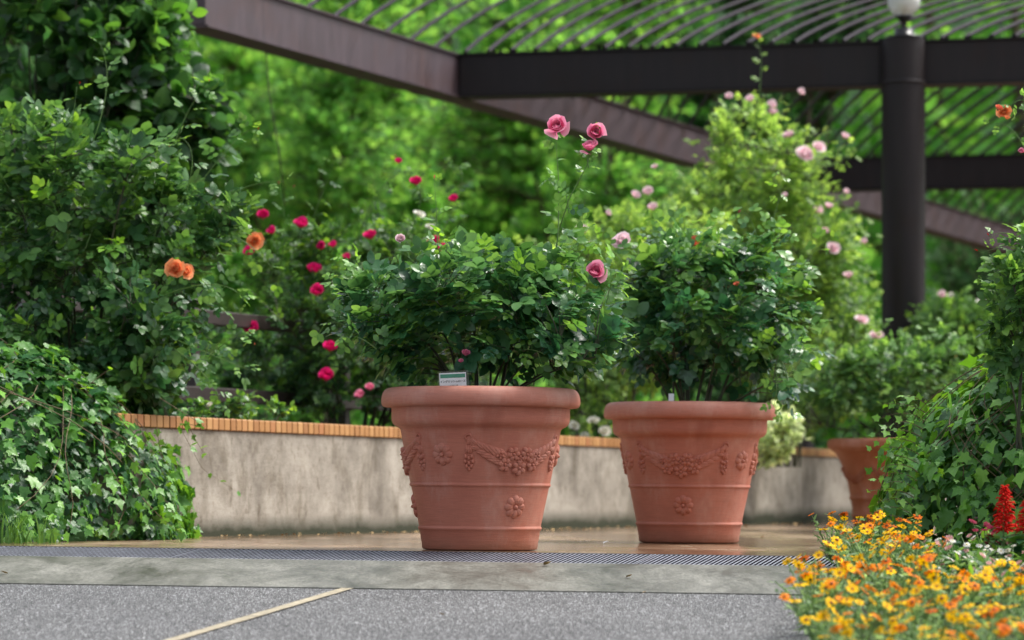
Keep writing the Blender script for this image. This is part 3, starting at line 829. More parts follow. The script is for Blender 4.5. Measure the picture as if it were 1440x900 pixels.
def bloom(root, pos, size, mat, kind='cup', aim=None, calyx=True, loose=0):
    """one rose head, a part of its bush"""
    size = size * .66
    V, Fs, a = ROSES[kind][rng.integers(0, 4)]
    if aim is None: aim = np.array([rng.uniform(-.5, .5), -.9 + rng.uniform(-.3, .3), .7 + rng.uniform(-.3, .5)])
    z = unit(np.array(aim, float)); t = np.array([1, .3, .1]); x = unit(np.cross(t, z)); y = np.cross(z, x)
    R = np.stack([x, y, z]) * size
    mb = MB(); mb.add(V @ R + pos, [Fs], a)
    if loose:
        for k in range(loose):      # petals about to fall
            P, Q, aa = petal(.8, .7, .5, rng.uniform(0, 6), .9); mb.add((P + [0, 0, -.65]) @ R + pos, [Q], aa)
    o = mb.build('rose_bloom' if kind != 'bud' else 'rose_bud', [mat, M['green_stem']], root)
    if calyx:
        m2 = MB(); b = np.array(pos) - z * size * .34
        m2.tube([b - z * size * .3, b, b + z * size * .12], [.035 * size, .14 * size, .18 * size], 6, mi=1)
        for k in range(5):
            an = k * 2 * PI / 5; d = x * math.cos(an) + y * math.sin(an)
            m2.add([b + d * size * .12 - z * .0, b + d * size * .42 - z * size * .05, b + (d + x * .3) * size * .15 + z * size * .05], [(0, 1, 2)], mi=1)
        # same mesh: append to the bloom itself
        me2 = m2; mb.v += [c for c in m2.v]; off = mb.n
        mb.f += [f + off for f in m2.f]; mb.n += m2.n; mb.age += m2.age; mb.mi += m2.mi
        me_old = o.data; nm = o.name; bpy.data.objects.remove(o); bpy.data.meshes.remove(me_old)
        o = mb.build('rose_bloom' if kind != 'bud' else 'rose_bud', [mat, M['green_stem']], root)
    return o

# ------------------------------------------------------------------ shrubs
def bez(P0, P1, P2, t):
    t = t[None, :, None]
    return (1 - t) ** 2 * P0[:, None] + 2 * t * (1 - t) * P1[:, None] + t * t * P2[:, None]
def sample_ells(ells, n, shell=.5):
    w = np.array([e[3] * e[4] * (e[6] if len(e) > 6 else 1) for e in ells], float); w /= w.sum()
    k = rng.choice(len(ells), n, p=w); d = unit(rng.normal(size=(n, 3))); r = rng.random(n) ** (1 / 3 * (1 - shell) + .02) * np.where(rng.random(n) < .16, rng.uniform(1, 1.3, n), rng.uniform(.85, 1.02, n))
    out = np.zeros((n, 3)); edge = r.copy()
    for i in range(len(ells)):
        m = k == i; e = ells[i]; c = at(e[0], e[1], e[2]); s = e[2] / F
        out[m] = c + d[m] * r[m, None] * np.array([e[3] * s, e[5], e[4] * s])
    return out, edge
def grow(root, ells, ntw, leaf_s, templates, lmat, base, ncane=12, cane_r=.008, base_r=.1, per=6, smat=None, shell=.5, young=.25, up=.5, sides=5, foliage='foliage',
         stem='stem', minz=None, droop=.0, arch=.12, tfrom=.25, twig_r=.0022, leafrand=.45, youngtop=True, splitn=1):
    T, edge = sample_ells(ells, ntw, shell)
    if minz is not None: T = T[T[:, 2] > minz]; 
    n = len(T); base = np.array(base, float)
    top = np.argsort(-T[:, 2] + rng.normal(size=n) * .1)
    ce = T[rng.permutation(n)[:ncane]]; K = len(ce)
    b0 = base + np.stack([rng.normal(size=K) * base_r * .5, rng.normal(size=K) * base_r * .5, np.zeros(K)], 1)
    # canes leave the ground in the direction of their ends
    dirn = ce - base; b0[:, :2] = base[:2] + unit(dirn[:, :2]) * base_r * rng.uniform(.1, 1, (K, 1))
    c1 = b0 + (ce - b0) * np.array([.30, .30, .72]) + rng.normal(size=(K, 3)) * .03 * np.linalg.norm(dirn, axis=1, keepdims=True)
    tt = np.linspace(0, 1, 12); CP = bez(b0, c1, ce, tt)
    mb = MB(); rr = cane_r * rng.uniform(.7, 1.2, (K, 1)) * (1 - .65 * tt[None])
    mb.tubes(CP, rr, 7)
    flat = CP[:, 3:].reshape(-1, 3)
    A = np.zeros((n, 3))
    for i in range(0, n, 500):
        d = np.linalg.norm(T[i:i + 500, None] - flat[None], axis=2) + 1.6 * np.maximum(0, flat[None, :, 2] - T[i:i + 500, None, 2])
        d = np.where(d < .02, 9, d)
        A[i:i + 500] = flat[d.argmin(1)]
    ln = np.linalg.norm(T - A, axis=1, keepdims=True)
    Mid = (A + T) / 2 + np.array([0, 0, 1.]) * ln * arch + rng.normal(size=(n, 3)) * ln * .08
    TP = bez(A, Mid, T, np.linspace(0, 1, 5))
    mb.tubes(TP, np.maximum(twig_r * .35, twig_r * (1.4 - 1.0 * np.linspace(0, 1, 5)))[None] * np.ones((n, 1)), 3 if leaf_s > .2 else 4)
    mb.build(stem, smat or M['cane'], root)
    C = T.mean(0)
    ts = np.clip(tfrom + (1 - tfrom) * (np.arange(per)[None] + rng.uniform(0, .8, (n, per))) / max(1, per - .3), 0, 1)
    P = (1 - ts[..., None]) ** 2 * A[:, None] + 2 * ts[..., None] * (1 - ts[..., None]) * Mid[:, None] + ts[..., None] ** 2 * T[:, None]
    tang = unit(T - A)[:, None] * np.ones((1, per, 1))
    outw = unit(P - C)
    D = tang * .5 + outw * .55 + rng.normal(size=P.shape) * .5 + np.array([0, 0, up * .1 - .12 - droop])
    Nn = np.array([0, -.15, up + .30]) + outw * .60 + rng.normal(size=P.shape) * leafrand
    S = leaf_s * rng.uniform(.62, 1.15, (n, per)) * (1 - .25 * ts)
    zz = (P[..., 2] - P[..., 2].min()) / (np.ptp(P[..., 2]) + 1e-6)
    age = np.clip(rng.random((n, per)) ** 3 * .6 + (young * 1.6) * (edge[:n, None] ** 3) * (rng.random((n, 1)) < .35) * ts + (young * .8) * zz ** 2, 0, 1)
    P = P.reshape(-1, 3); D = D.reshape(-1, 3); Nn = Nn.reshape(-1, 3); S = S.ravel(); age = age.ravel()
    if minz is not None:
        kk = (P[:, 2] > minz) & ((P[:, 2] > minz + .17) | (rng.random(len(P)) < .25)); P, D, Nn, S, age = P[kk], D[kk], Nn[kk], S[kk], age[kk]
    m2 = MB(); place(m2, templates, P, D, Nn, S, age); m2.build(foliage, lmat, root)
    return CP, T
def spray(mbs, mbl, pts, leaf_s, templates, n, r=.003, age0=.3, age1=.9, side=.8, tfrom=.1):
    """one arching shoot along given points with leaves either side"""
    pts = np.array(pts, float); K = 24
    t = np.linspace(0, 1, len(pts)); tt = np.linspace(0, 1, K)
    if len(pts) == 3: Q = bez(pts[:1], 2 * pts[1:2] - (pts[:1] + pts[2:]) / 2, pts[2:], tt)[0]
    else: Q = np.stack([np.interp(tt, t, pts[:, k]) for k in range(3)], 1)
    mbs.tube(Q, r * (1.25 - tt), 5)
    u = np.linspace(tfrom, 1, n) + rng.uniform(-.4, .4, n) / n; u = np.clip(u, 0, 1)
    P = np.stack([np.interp(u, tt, Q[:, k]) for k in range(3)], 1)
    tg = unit(np.stack([np.interp(np.clip(u + .03, 0, 1), tt, Q[:, k]) - np.interp(np.clip(u - .03, 0, 1), tt, Q[:, k]) for k in range(3)], 1))
    sd = np.cross(tg, np.array([0, -1., .2])); sd = unit(sd) * np.where(np.arange(n) % 2 == 0, 1, -1)[:, None]
    D = tg * .5 + sd * side + rng.normal(size=(n, 3)) * .35
    Nn = np.array([0, -.35, .8]) + rng.normal(size=(n, 3)) * .4
    place(mbl, templates, P, D, Nn, leaf_s * rng.uniform(.7, 1.1, n) * (1.05 - .4 * u), np.clip(age0 + (age1 - age0) * u + rng.normal(size=n) * .15, 0, 1))
    return Q[-1]
# ------------------------------------------------------------------ potted roses
def pot_rose(label, P, base, ells, ntw, sprays, blooms, leaf=.162, group='roses growing in the terracotta pots', mat='leaf_pot', young=.25, ncane=15, nshoot=36):
    root = thing('potted_rose_bush', label, 'rose bush', base, group)
    CP, T = grow(root, ells, ntw, leaf, LEAF5, M[mat], base, ncane=ncane, cane_r=.0085, base_r=.13, per=5, shell=.35, young=young, minz=base[2] + .10, up=.75, arch=.1, leafrand=.36)
    if sprays:
        for pts, n, s, r in sprays:
            ms, ml = MB(), MB(); spray(ms, ml, [at(*p) for p in pts], s * 1.2, LEAF5, n, r)
            sh = ms.build('shoot', M['green_stem'], root); lv = ml.build('leaves', M[mat], root); lv.parent = sh
    # young shoots poking out all round the crown
    for k in range(nshoot):
        e = ells[rng.integers(0, len(ells))]; a = rng.uniform(-.15, PI + .15); c_, s_ = math.cos(a), math.sin(a)
        p0 = (e[0] + e[3] * c_ * .75, e[1] - e[4] * s_ * .75, e[2] + rng.uniform(-.2, .1)); ln = rng.uniform(14, 42)
        p2 = (e[0] + e[3] * c_ + ln * (c_ * .8 + rng.uniform(-.3, .3)), e[1] - e[4] * s_ - ln * (.25 + .6 * max(0, s_)), p0[2])
        if p2[1] > 520: continue
        ms, ml = MB(), MB(); spray(ms, ml, [at(*p0), at((p0[0] + p2[0]) / 2, (p0[1] + p2[1]) / 2 - 4, p0[2]), at(*p2)], leaf * .85, LEAF5, int(rng.integers(4, 7)), .002)
        sh = ms.build('shoot', M['green_stem'], root); lv = ml.build('leaves', M[mat], root); lv.parent = sh
    for b in blooms:
        px, py, Y, sz, mt, kind = b[:6]
        bloom(root, at(px, py, Y), sz, M[mt], kind, aim=b[6] if len(b) > 6 else None, loose=b[7] if len(b) > 7 else 0)
    return root
Y1 = 14.16
pot_rose('dark green rose bush in the nearest pot, its tall shoot carrying three pink blooms', P1, (P1[0], P1[1], .61),
    [(675, 435, Y1, 150, 82, .34), (560, 440, Y1, 72, 68, .34), (525, 455, Y1 + .05, 50, 40, .25), (800, 440, Y1, 74, 72, .36), (690, 400, Y1, 90, 55, .4), (640, 480, Y1, 70, 40, .3), (730, 470, Y1 + .1, 70, 50, .3), (620, 385, Y1, 60, 32, .26), (735, 385, Y1 + .1, 80, 32, .3), (570, 500, Y1 - .1, 58, 34, .25), (800, 495, Y1 - .1, 45, 38, .25), (850, 455, Y1, 35, 38, .2)],
    265,
    [([(768, 440, Y1), (785, 330, Y1 - .05), (786, 260, Y1 - .05), (781, 186, Y1 - .05)], 9, .085, .0035),
     ([(784, 330, Y1), (800, 280, Y1 - .08), (826, 232, Y1 - .1), (835, 195, Y1 - .1)], 11, .085, .003),
     ([(800, 300, Y1), (790, 262, Y1), (765, 250, Y1)], 4, .08, .002),
     ([(828, 236, Y1 - .1), (826, 222, Y1 - .1), (829, 212, Y1 - .1)], 2, .05, .002),
     ([(612, 420, Y1), (615, 340, Y1), (611, 258, Y1)], 9, .075, .003),
     ([(840, 480, Y1), (868, 480, Y1 - .1), (893, 492, Y1 - .1)], 6, .08, .002),
     ([(560, 400, Y1), (515, 390, Y1), (486, 360, Y1)], 6, .09, .002),
     ([(500, 470, Y1), (480, 460, Y1 - .1), (466, 450, Y1 - .1)], 5, .09, .002),
     ([(800, 420, Y1), (812, 350, Y1), (822, 320, Y1)], 6, .09, .002)],
    [(783, 177, Y1 - .05, .098, 'p_pink', 'cup', (-.1, -.9, .35), 2), (837, 186, Y1 - .1, .088, 'p_pink', 'cup', (.15, -1, .2), 1), (830, 207, Y1 - .12, .08, 'p_pink', 'cup', (-.2, -.5, .8), 1),
     (837, 382, Y1 - .2, .094, 'p_pink', 'cup', (.1, -1, .35), 1), (611, 250, Y1, .036, 'p_salmon', 'bud', (0, -.2, 1)), (655, 497, Y1 - .25, .042, 'p_pink', 'cup'), (648, 508, Y1 - .28, .026, 'p_pink', 'cup'),
     (563, 336, Y1 - .05, .05, 'p_pale', 'cup')])
Y2 = 16.62
pot_rose('dark green rose bush in the middle pot, leaves hanging over the right of its rim', P2, (P2[0], P2[1], .61),
    [(985, 450, Y2, 105, 92, .36), (1065, 455, Y2, 72, 82, .4), (930, 470, Y2, 62, 62, .35), (960, 370, Y2 + .1, 75, 40, .35), (1070, 370, Y2 + .1, 62, 40, .3), (1098, 535, Y2 - .3, 34, 40, .18), (900, 400, Y2, 45, 50, .3)],
    275,
    [([(1050, 400, Y2), (1090, 300, Y2), (1098, 240, Y2)], 10, .09, .003), ([(1078, 400, Y2), (1060, 320, Y2), (1040, 300, Y2)], 7, .09, .003), ([(1090, 430, Y2), (1140, 360, Y2), (1165, 340, Y2)], 8, .09, .003), ([(1095, 500, Y2 - .3), (1110, 545, Y2 - .45), (1105, 590, Y2 - .5)], 7, .1, .003),
     ([(1090, 520, Y2 - .3), (1092, 550, Y2 - .45), (1086, 575, Y2 - .5)], 6, .1, .003), ([(960, 400, Y2), (962, 350, Y2), (955, 310, Y2)], 7, .09, .003)],
    [(874, 337, Y2 + .1, .095, 'p_pale', 'open'), (910, 358, Y2 + .1, .07, 'p_pale', 'cup'), (975, 342, Y2 + .1, .075, 'p_salmon', 'cup'), (1039, 298, Y2, .04, 'p_magenta', 'bud'), (1036, 400, Y2 - .3, .035, 'p_salmon', 'cup')])
pot_rose('rose bush in the farthest pot with leaves spread low in front of the pergola post', P3, (P3[0], P3[1], .58),
    [(1215, 560, 21.8, 80, 55, .4), (1280, 530, 21.9, 80, 42, .4), (1160, 560, 21.8, 42, 55, .3), (1235, 520, 21.8, 70, 36, .4), (1330, 520, 22, 50, 45, .4)], 330,
    [], [(1140, 500, 21.5, .03, 'p_salmon', 'bud')], leaf=.12, mat='leaf_mid', young=.35)

# ------------------------------------------------------------------ roses in the bed behind the wall
def bed_rose(name, label, ells, ntw, base, mat, leaf, blooms, sprays=(), smat=None, cat='rose bush', group='rose bushes in the raised bed', templates=LEAF5S, young=.4, ncane=16, per=5, up=.6, shell=.45, arch=.14, leafrand=.5, minz=None, twig_r=.0025):
    root = thing(name, label, cat, base, group)
    grow(root, ells, ntw, leaf, templates, M[mat], base, ncane=ncane, cane_r=.010, base_r=.3, per=per, shell=shell, young=young, up=up, arch=arch, leafrand=leafrand, minz=minz, twig_r=twig_r)
    if sprays:
        for pts, n, s, r in sprays:
            ms, ml = MB(), MB(); spray(ms, ml, [at(*p) for p in pts], s, templates, n, r, age0=.1, age1=.7)
            sh = ms.build('shoot', M['green_stem'], root); lv = ml.build('leaves', M[mat], root); lv.parent = sh
    for b in blooms:
        px, py, Y, sz, mt, kind = b[:6]
        bloom(root, at(px, py, Y), sz, M[mt], kind, aim=b[6] if len(b) > 6 else None)
    return root
# climbing rose on the left, in front
YL = 16.7
bl = [(246, 377, YL - .5, .098, 'p_orange', 'open', (-.2, -1, .2)), (263, 381, YL - .46, .072, 'p_orange', 'open', (.6, -.8, .2)), (358, 338, YL + .2, .085, 'p_orange', 'open', (.1, -1, .2)),
      (112, 117, YL, .034, 'p_red', 'bud'), (212, 229, YL, .034, 'p_red', 'bud'), (238, 206, YL, .026, 'p_salmon', 'bud'), (363, 181, YL, .03, 'p_red', 'bud'), (294, 113, YL, .03, 'p_salmon', 'bud'),
      (358, 484, YL - .3, .026, 'p_salmon', 'bud')]
sp = [([(60, 420, YL), (90, 250, YL), (108, 122, YL)], 13, .14, .004), ([(210, 400, YL), (240, 220, YL), (292, 118, YL)], 14, .14, .004), ([(230, 330, YL), (320, 210, YL), (361, 184, YL)], 11, .13, .003),
      ([(120, 350, YL), (170, 240, YL), (210, 232, YL)], 8, .14, .003), ([(130, 200, YL), (150, 120, YL), (140, 60, YL)], 8, .14, .003), ([(220, 420, YL - .3), (300, 400, YL - .5), (345, 425, YL - .5)], 11, .14, .003),
      ([(250, 360, YL), (320, 330, YL), (392, 390, YL)], 13, .14, .003), ([(230, 470, YL - .3), (300, 500, YL - .5), (350, 520, YL - .5)], 12, .13, .003), ([(260, 540, YL - .3), (320, 480, YL - .5), (352, 478, YL - .5)], 7, .11, .003),
      ([(230, 480, YL - .3), (290, 530, YL - .5), (312, 575, YL - .5)], 11, .13, .003), ([(60, 350, YL), (10, 260, YL), (-20, 220, YL)], 9, .14, .003), ([(270, 320, YL), (330, 270, YL), (400, 255, YL)], 8, .12, .003),
      ([(180, 440, YL), (230, 380, YL - .3), (244, 384, YL - .5)], 5, .12, .003), ([(250, 300, YL), (270, 220, YL), (240, 190, YL)], 8, .13, .003)]
bb = at(120, 600, 16.9); 
bed_rose('climbing_rose', 'tall climbing rose at the left with long arching shoots and orange double blooms', [(110, 430, YL + .2, 150, 105, .5), (215, 430, YL, 100, 95, .45), (70, 310, YL + .2, 120, 75, .45), (200, 500, YL - .1, 90, 70, .4), (240, 340, YL + .1, 90, 60, .4), (20, 450, YL, 90, 90, .4), (150, 540, YL, 90, 50, .4), (120, 255, YL + .2, 120, 60, .4), (60, 200, YL + .2, 80, 50, .4), (290, 300, YL + .1, 70, 45, .3), (200, 240, YL, 60, 50, .3)],
    640, (bb[0], bb[1], .55), 'leaf_climb', .165, bl, sp, templates=LEAF5, young=.3, ncane=22)
# dark big leaved vine in the upper left
bb = at(60, 560, 20.5)
bed_rose('leafy_vine', 'dark vine with very large leaves filling the upper left corner', [(30, 120, 20.5, 170, 170, .8), (160, 80, 20.5, 100, 110, .7), (225, 60, 20.6, 50, 70, .5), (300, 150, 20.6, 42, 42, .4), (60, 330, 20.8, 150, 110, .7), (230, 190, 20.8, 90, 70, .6), (90, -60, 20.5, 160, 70, .8), (180, 270, 20.7, 110, 80, .5), (300, 210, 20.7, 45, 50, .4), (90, 230, 20.2, 130, 90, .6)],
    1300, (bb[0], bb[1], .5), 'leaf_vine', .17, [], templates=LEAFBIG, cat='climbing plant', group=None, young=.3, ncane=20, per=5, up=.2, twig_r=.004)
# magenta rose
YM = 20.6
mags = [(423, 316, 20), (382, 326, 14), (370, 303, 16), (351, 355, 17), (441, 380, 21), (446, 410, 18), (354, 463, 21), (464, 489, 19), (459, 530, 21), (521, 332, 18), (585, 256, 16), (638, 280, 13), (560, 227, 10), (468, 345, 12), (487, 362, 11), (452, 347, 13), (392, 257, 8), (612, 340, 17), (624, 350, 15), (603, 345, 12), (413, 262, 6), (556, 219, 6)]
bl = [(x, y, YM - .35 - (y > 400) * .3, s * 1.15 / F * YM, 'p_magenta', 'cup' if s > 9 else 'bud') for x, y, s in mags]
bl += [(506, 556, YM - .6, .075, 'p_pink', 'cup'), (520, 545, YM - .6, .065, 'p_pink', 'cup'), (590, 300, YM - .2, .07, 'p_white', 'open'), (604, 318, YM - .2, .05, 'p_white', 'open')]
sp = [([(480, 380, YM), (520, 300, YM), (558, 235, YM)], 12, .13, .004), ([(600, 400, YM), (620, 310, YM), (640, 290, YM)], 10, .12, .003), ([(560, 350, YM), (590, 290, YM), (586, 262, YM)], 8, .12, .003), ([(390, 400, YM), (400, 320, YM), (392, 262, YM)], 9, .12, .003),
      ([(500, 350, YM), (540, 260, YM), (600, 240, YM)], 10, .12, .003), ([(420, 360, YM), (450, 280, YM), (470, 225, YM)], 10, .12, .003), ([(620, 330, YM), (650, 250, YM), (625, 235, YM)], 8, .12, .003)]
bb = at(500, 600, 21)
bed_rose('red_rose_bush', 'wide rose bush behind the nearest pot covered in crimson magenta blooms', [(430, 440, YM, 110, 80, .6), (540, 440, YM + .1, 130, 90, .6), (480, 530, YM - .1, 120, 55, .5), (600, 400, YM + .2, 110, 75, .6), (420, 360, YM, 80, 50, .4), (540, 345, YM, 80, 40, .4), (700, 450, YM + .4, 90, 90, .5), (640, 540, YM + .2, 110, 50, .5), (390, 510, YM + .2, 60, 60, .4)],
    900, (bb[0], bb[1], .52), 'leaf_magenta', .13, bl, sp, young=.35, ncane=22)
# lime green roses in the middle
pales = [(893, 275, 14), (911, 270, 15), (918, 292, 14), (921, 235, 9), (818, 325, 18), (830, 345, 9), (1165, 290, 12), (1104, 275, 8), (855, 300, 9)]
YG = 23.5
bl = [(x, y, YG - .4, s * 1.1 / F * YG, 'p_pale', 'cup') for x, y, s in pales] + [(808, 598, 22.9, .07, 'p_white', 'open'), (835, 590, 22.9, .08, 'p_white', 'open'), (850, 605, 22.9, .08, 'p_white', 'open'), (822, 612, 22.9, .06, 'p_white', 'open')]
bb = at(850, 610, 23.6)
bed_rose('pale_rose_bush', 'lime green rose bush with pale pink blooms seen between the two front pots', [(880, 350, YG, 95, 60, .6), (830, 420, YG, 70, 80, .5), (900, 450, YG + .3, 100, 100, .5), (960, 350, YG, 80, 75, .5), (840, 540, YG, 60, 60, .5), (830, 595, 22.95, 40, 20, .25), (770, 420, YG + .4, 80, 90, .5)],
    800, (bb[0], bb[1], .5), 'leaf_lime', .13, bl, [([(880, 350, YG), (900, 280, YG), (935, 240, YG)], 9, .12, .003), ([(830, 380, YG), (800, 330, YG), (790, 300, YG)], 8, .12, .003)], young=.55, ncane=20)
YH = 25.2
pales = [(1133, 215, 19), (1152, 205, 14), (1188, 192, 11), (1150, 296, 13), (1172, 348, 14), (1193, 388, 12), (1212, 448, 14), (1085, 148, 12), (1110, 190, 12), (1126, 130, 10), (1025, 136, 10), (1086, 158, 12), (1190, 270, 8), (1105, 192, 9), (1215, 340, 9), (1233, 470, 14), (1055, 140, 11), (1160, 325, 9)]
bl = [(x, y, YH - .5, s * 1.25 / F * YH, 'p_pale', 'open' if s > 13 else 'cup') for x, y, s in pales] + [(1064, 50, YH, .06, 'p_orange', 'open')]
bb = at(1080, 600, 25.6)
bed_rose('rambling_rose', 'tall yellow-green rambling rose with pale pink blooms mounding up under the pergola', [(1050, 200, YH + .3, 62, 66, .5), (1090, 260, YH, 100, 75, .6), (1020, 300, YH, 100, 80, .6), (1130, 340, YH, 92, 90, .6), (1150, 450, YH, 85, 95, .6), (1060, 420, YH + .2, 110, 110, .6), (1160, 220, YH + .2, 45, 28, .4), (1190, 540, YH - .2, 60, 50, .5), (1110, 560, YH, 90, 50, .5), (1195, 420, YH, 40, 80, .4)],
    1500, (bb[0], bb[1], .45), 'leaf_lime', .12, bl, [([(1060, 180, YH), (1070, 100, YH), (1064, 46, YH)], 10, .1, .004), ([(1100, 230, YH), (1170, 230, YH), (1205, 215, YH)], 10, .12, .003), ([(1120, 300, YH), (1190, 290, YH), (1230, 330, YH)], 10, .12, .003), ([(1150, 380, YH), (1215, 370, YH), (1232, 420, YH)], 9, .12, .003)], young=.6, ncane=30, cat='climbing rose')
# right hand side
bb = at(1370, 620, 26.5)
bed_rose('white_rose_bush', 'rounded green rose bush with white blooms to the right of the pergola post', [(1360, 470, 26.5, 62, 50, .5), (1320, 450, 26.5, 40, 36, .4), (1400, 500, 26.5, 60, 60, .5), (1300, 500, 26.4, 40, 50, .4), (1350, 560, 26.4, 90, 60, .5)],
    520, (bb[0], bb[1], float(gz(bb[0], bb[1]))), 'leaf_mid', .15, [(1380, 422, 26, .085, 'p_white', 'open'), (1324, 415, 26, .08, 'p_pale', 'cup'), (1337, 416, 26, .06, 'p_white', 'cup'), (1340, 501, 26, .05, 'p_orange', 'open')], young=.5, group=None)
YR = 13.4
bb = at(1465, 640, YR + .2)
bed_rose('orange_rose_bush', 'tall rose at the right edge with one orange bloom held above the ivy', [(1430, 410, YR, 34, 48, .22), (1425, 475, YR, 34, 38, .22), (1475, 420, YR, 50, 60, .3), (1450, 350, YR, 30, 26, .2)],
    130, (bb[0] + .1, bb[1], .2), 'leaf_mid', .12,
    [(1412, 156, YR, .062, 'p_orange', 'open', (-.3, -.8, .4)), (1404, 152, YR - .03, .036, 'p_salmon', 'cup'), (1416, 166, YR - .02, .03, 'p_orange', 'cup'), (1390, 330, YR, .026, 'p_red', 'bud', (-.6, 0, .7)), (1374, 352, YR, .028, 'p_red', 'bud', (-.8, 0, .4)), (1436, 213, YR, .03, 'p_pink', 'cup')],
    [([(1470, 230, YR), (1450, 150, YR), (1418, 152, YR)], 7, .085, .003), ([(1460, 330, YR), (1430, 340, YR), (1378, 356, YR)], 8, .085, .003), ([(1450, 360, YR), (1420, 330, YR), (1392, 334, YR)], 6, .08, .003), ([(1450, 230, YR), (1420, 180, YR), (1384, 180, YR)], 5, .08, .002), ([(1450, 400, YR), (1420, 380, YR), (1380, 385, YR)], 6, .09, .003), ([(1450, 450, YR), (1420, 430, YR), (1398, 440, YR)], 6, .09, .003)],
    templates=LEAF5, young=.8, ncane=9, group=None)
# trailing pale plant over the wall, small shrub on the capping
YV = 23.6
bb = at(1090, 610, YV)
bed_rose('variegated_creeper', 'pale cream-green creeper hanging over the wall right of the middle pot', [(1092, 615, YV - .25, 34, 34, .2), (1110, 605, YV - .2, 26, 20, .2), (1085, 590, YV, 40, 20, .25), (1080, 640, YV - .3, 18, 20, .12)], 240, (bb[0] - .1, bb[1] + .4, .55), 'leaf_variegated', .06, [], templates=LEAF1, cat='trailing plant', group=None, young=.8, ncane=10, up=.3, per=6)
YS = 17.8
bb = at(345, 590, YS)
bed_rose('small_azalea', 'small bushy plant with tiny white flowers just above the orange tiles', [(340, 566, YS, 34, 16, .2), (300, 575, YS, 28, 14, .2), (385, 572, YS + .3, 24, 14, .15), (270, 580, YS - .2, 30, 12, .15)], 75, (bb[0], bb[1] + .05, .55), 'leaf_climb', .055, [(294, 568, YS - .3, .03, 'p_white', 'open')], templates=LEAF1, cat='shrub', group=None, young=.6, ncane=9, per=6)

# ------------------------------------------------------------------ ivy
def ivy_mound(name, label, C, R, nl, leaf, tumble, seed=0, fresh=0.0, vines=(), th=(-PI, PI)):
    root = thing(name, label, 'ivy', (C[0], C[1], float(gz(C[0], C[1]))), 'ivy mounds either side of the paving')
    C = np.array(C, float); R = np.array(R, float)
    d = unit(rng.normal(size=(nl * 4, 3))); d = d[(d[:, 2] > -.02) & (d[:, 1] < .35)][:nl]
    n = len(d)
    # lumps and hollows
    ph = rng.uniform(0, 6, 6)
    lump = 1 + tumble * (np.sin(d[:, 0] * 7 + ph[0]) * np.sin(d[:, 2] * 6 + ph[1]) + .6 * np.sin(d[:, 0] * 15 + ph[2]) * np.cos(d[:, 2] * 13 + ph[3]) + .5 * np.sin(d[:, 1] * 11 + ph[4]))
    lay = rng.choice([0, -.05, -.10, -.17, .045], n, p=[.34, .22, .18, .14, .12])
    P = C + d * R * (lump)[:, None]; nr = unit(d / R)
    P = P + nr * lay[:, None]
    g = gz(P[:, 0], P[:, 1]) + .01; P[:, 2] = np.maximum(P[:, 2], g + rng.uniform(0, .05, n))
    down = np.array([0, 0, -1.]) - nr * (nr @ np.array([0, 0, -1.]))[:, None]
    down = down + unit(np.cross(nr, [0, 0, 1.])) * rng.normal(size=(n, 1)) * .55
    N2 = nr + rng.normal(size=(n, 3)) * .55 + np.array([0, 0, .35])
    D = unit(down) + nr * .3 + rng.normal(size=(n, 3)) * .35
    S = leaf * (.42 + .78 * rng.random(n) ** 1.3) * np.where(lay < -.01, .95, 1)
    age = np.clip(fresh + rng.random(n) ** 2.5 * .75 + (lay > 0) * .45, 0, 1)
    m = MB(); place(m, IVY, P, D, N2, S, age)
    v = MB()
    # trailing stems over the surface
    for k in range(42):
        a = rng.uniform(-1.45, 1.45); e0 = rng.uniform(.5, 1.25); e1 = e0 - rng.uniform(.4, .9)
        el = np.linspace(e0, max(e1, .03), 10); aa = a + np.linspace(0, rng.uniform(-.9, .9), 10) + .05 * np.sin(np.linspace(0, 6, 10) + a * 9)
        dd = np.stack([np.sin(aa) * np.cos(el), -np.cos(aa) * np.cos(el), np.sin(el)], 1)
        Q = C + dd * R * 1.01 + unit(dd / R) * rng.uniform(-.01, .03)
        Q[:, 2] = np.maximum(Q[:, 2], gz(Q[:, 0], Q[:, 1]) + .01)
        v.tube(Q, .0022, 4)
    for pts, nn, s in vines:
        pts = [at(*p) for p in pts]
        spray(v, m, pts, s, IVY, nn, .0018, age0=.5, age1=1.0, side=.5)
    m.build('foliage', M['leaf_ivy'], root); v.build('vine_stem', M['vine'], root)
    return root
ivy_mound('ivy_mound', 'ivy mound spilling over the wall end at the left edge', (-3.10, 16.3, 0), (1.38, 1.38, 1.10), 11500, .068, .065, vines=[
    ([(225, 560, 16), (290, 600, 16), (250, 595, 16), (285, 660, 16.1), (334, 692, 16.4)], 9, .055), ([(190, 590, 15.9), (222, 650, 15.9), (246, 700, 16)], 8, .05), ([(220, 600, 16), (228, 640, 16), (240, 665, 16.1)], 6, .05),
    ([(180, 640, 15.5), (230, 700, 15.4), (258, 750, 15.3)], 11, .06), ([(200, 700, 15.2), (235, 735, 15.1), (262, 752, 15.1)], 8, .06), ([(120, 545, 15.6), (150, 522, 15.6), (158, 520, 15.6)], 3, .05), ([(262, 590, 16), (276, 620, 16), (290, 640, 16.1)], 5, .055)])
tr = []
for k in range(16):
    y0 = 560 + k * 12; x0 = 1262 - k * 1.5
    tr.append(([(x0 + 40, y0 + 8, 13.3), (x0 + 12, y0 - 3, 13.2), (x0 - 18 + rng.uniform(-12, 6), y0 + rng.uniform(-4, 10), 13.2)], 5, .048))
ivy_mound('ivy_mound', 'ivy mound at the right edge, sending pale runners towards the farthest pot', (2.57, 14.2, -.02), (.93, .95, .95), 7600, .076, .05, vines=tr, fresh=.22)
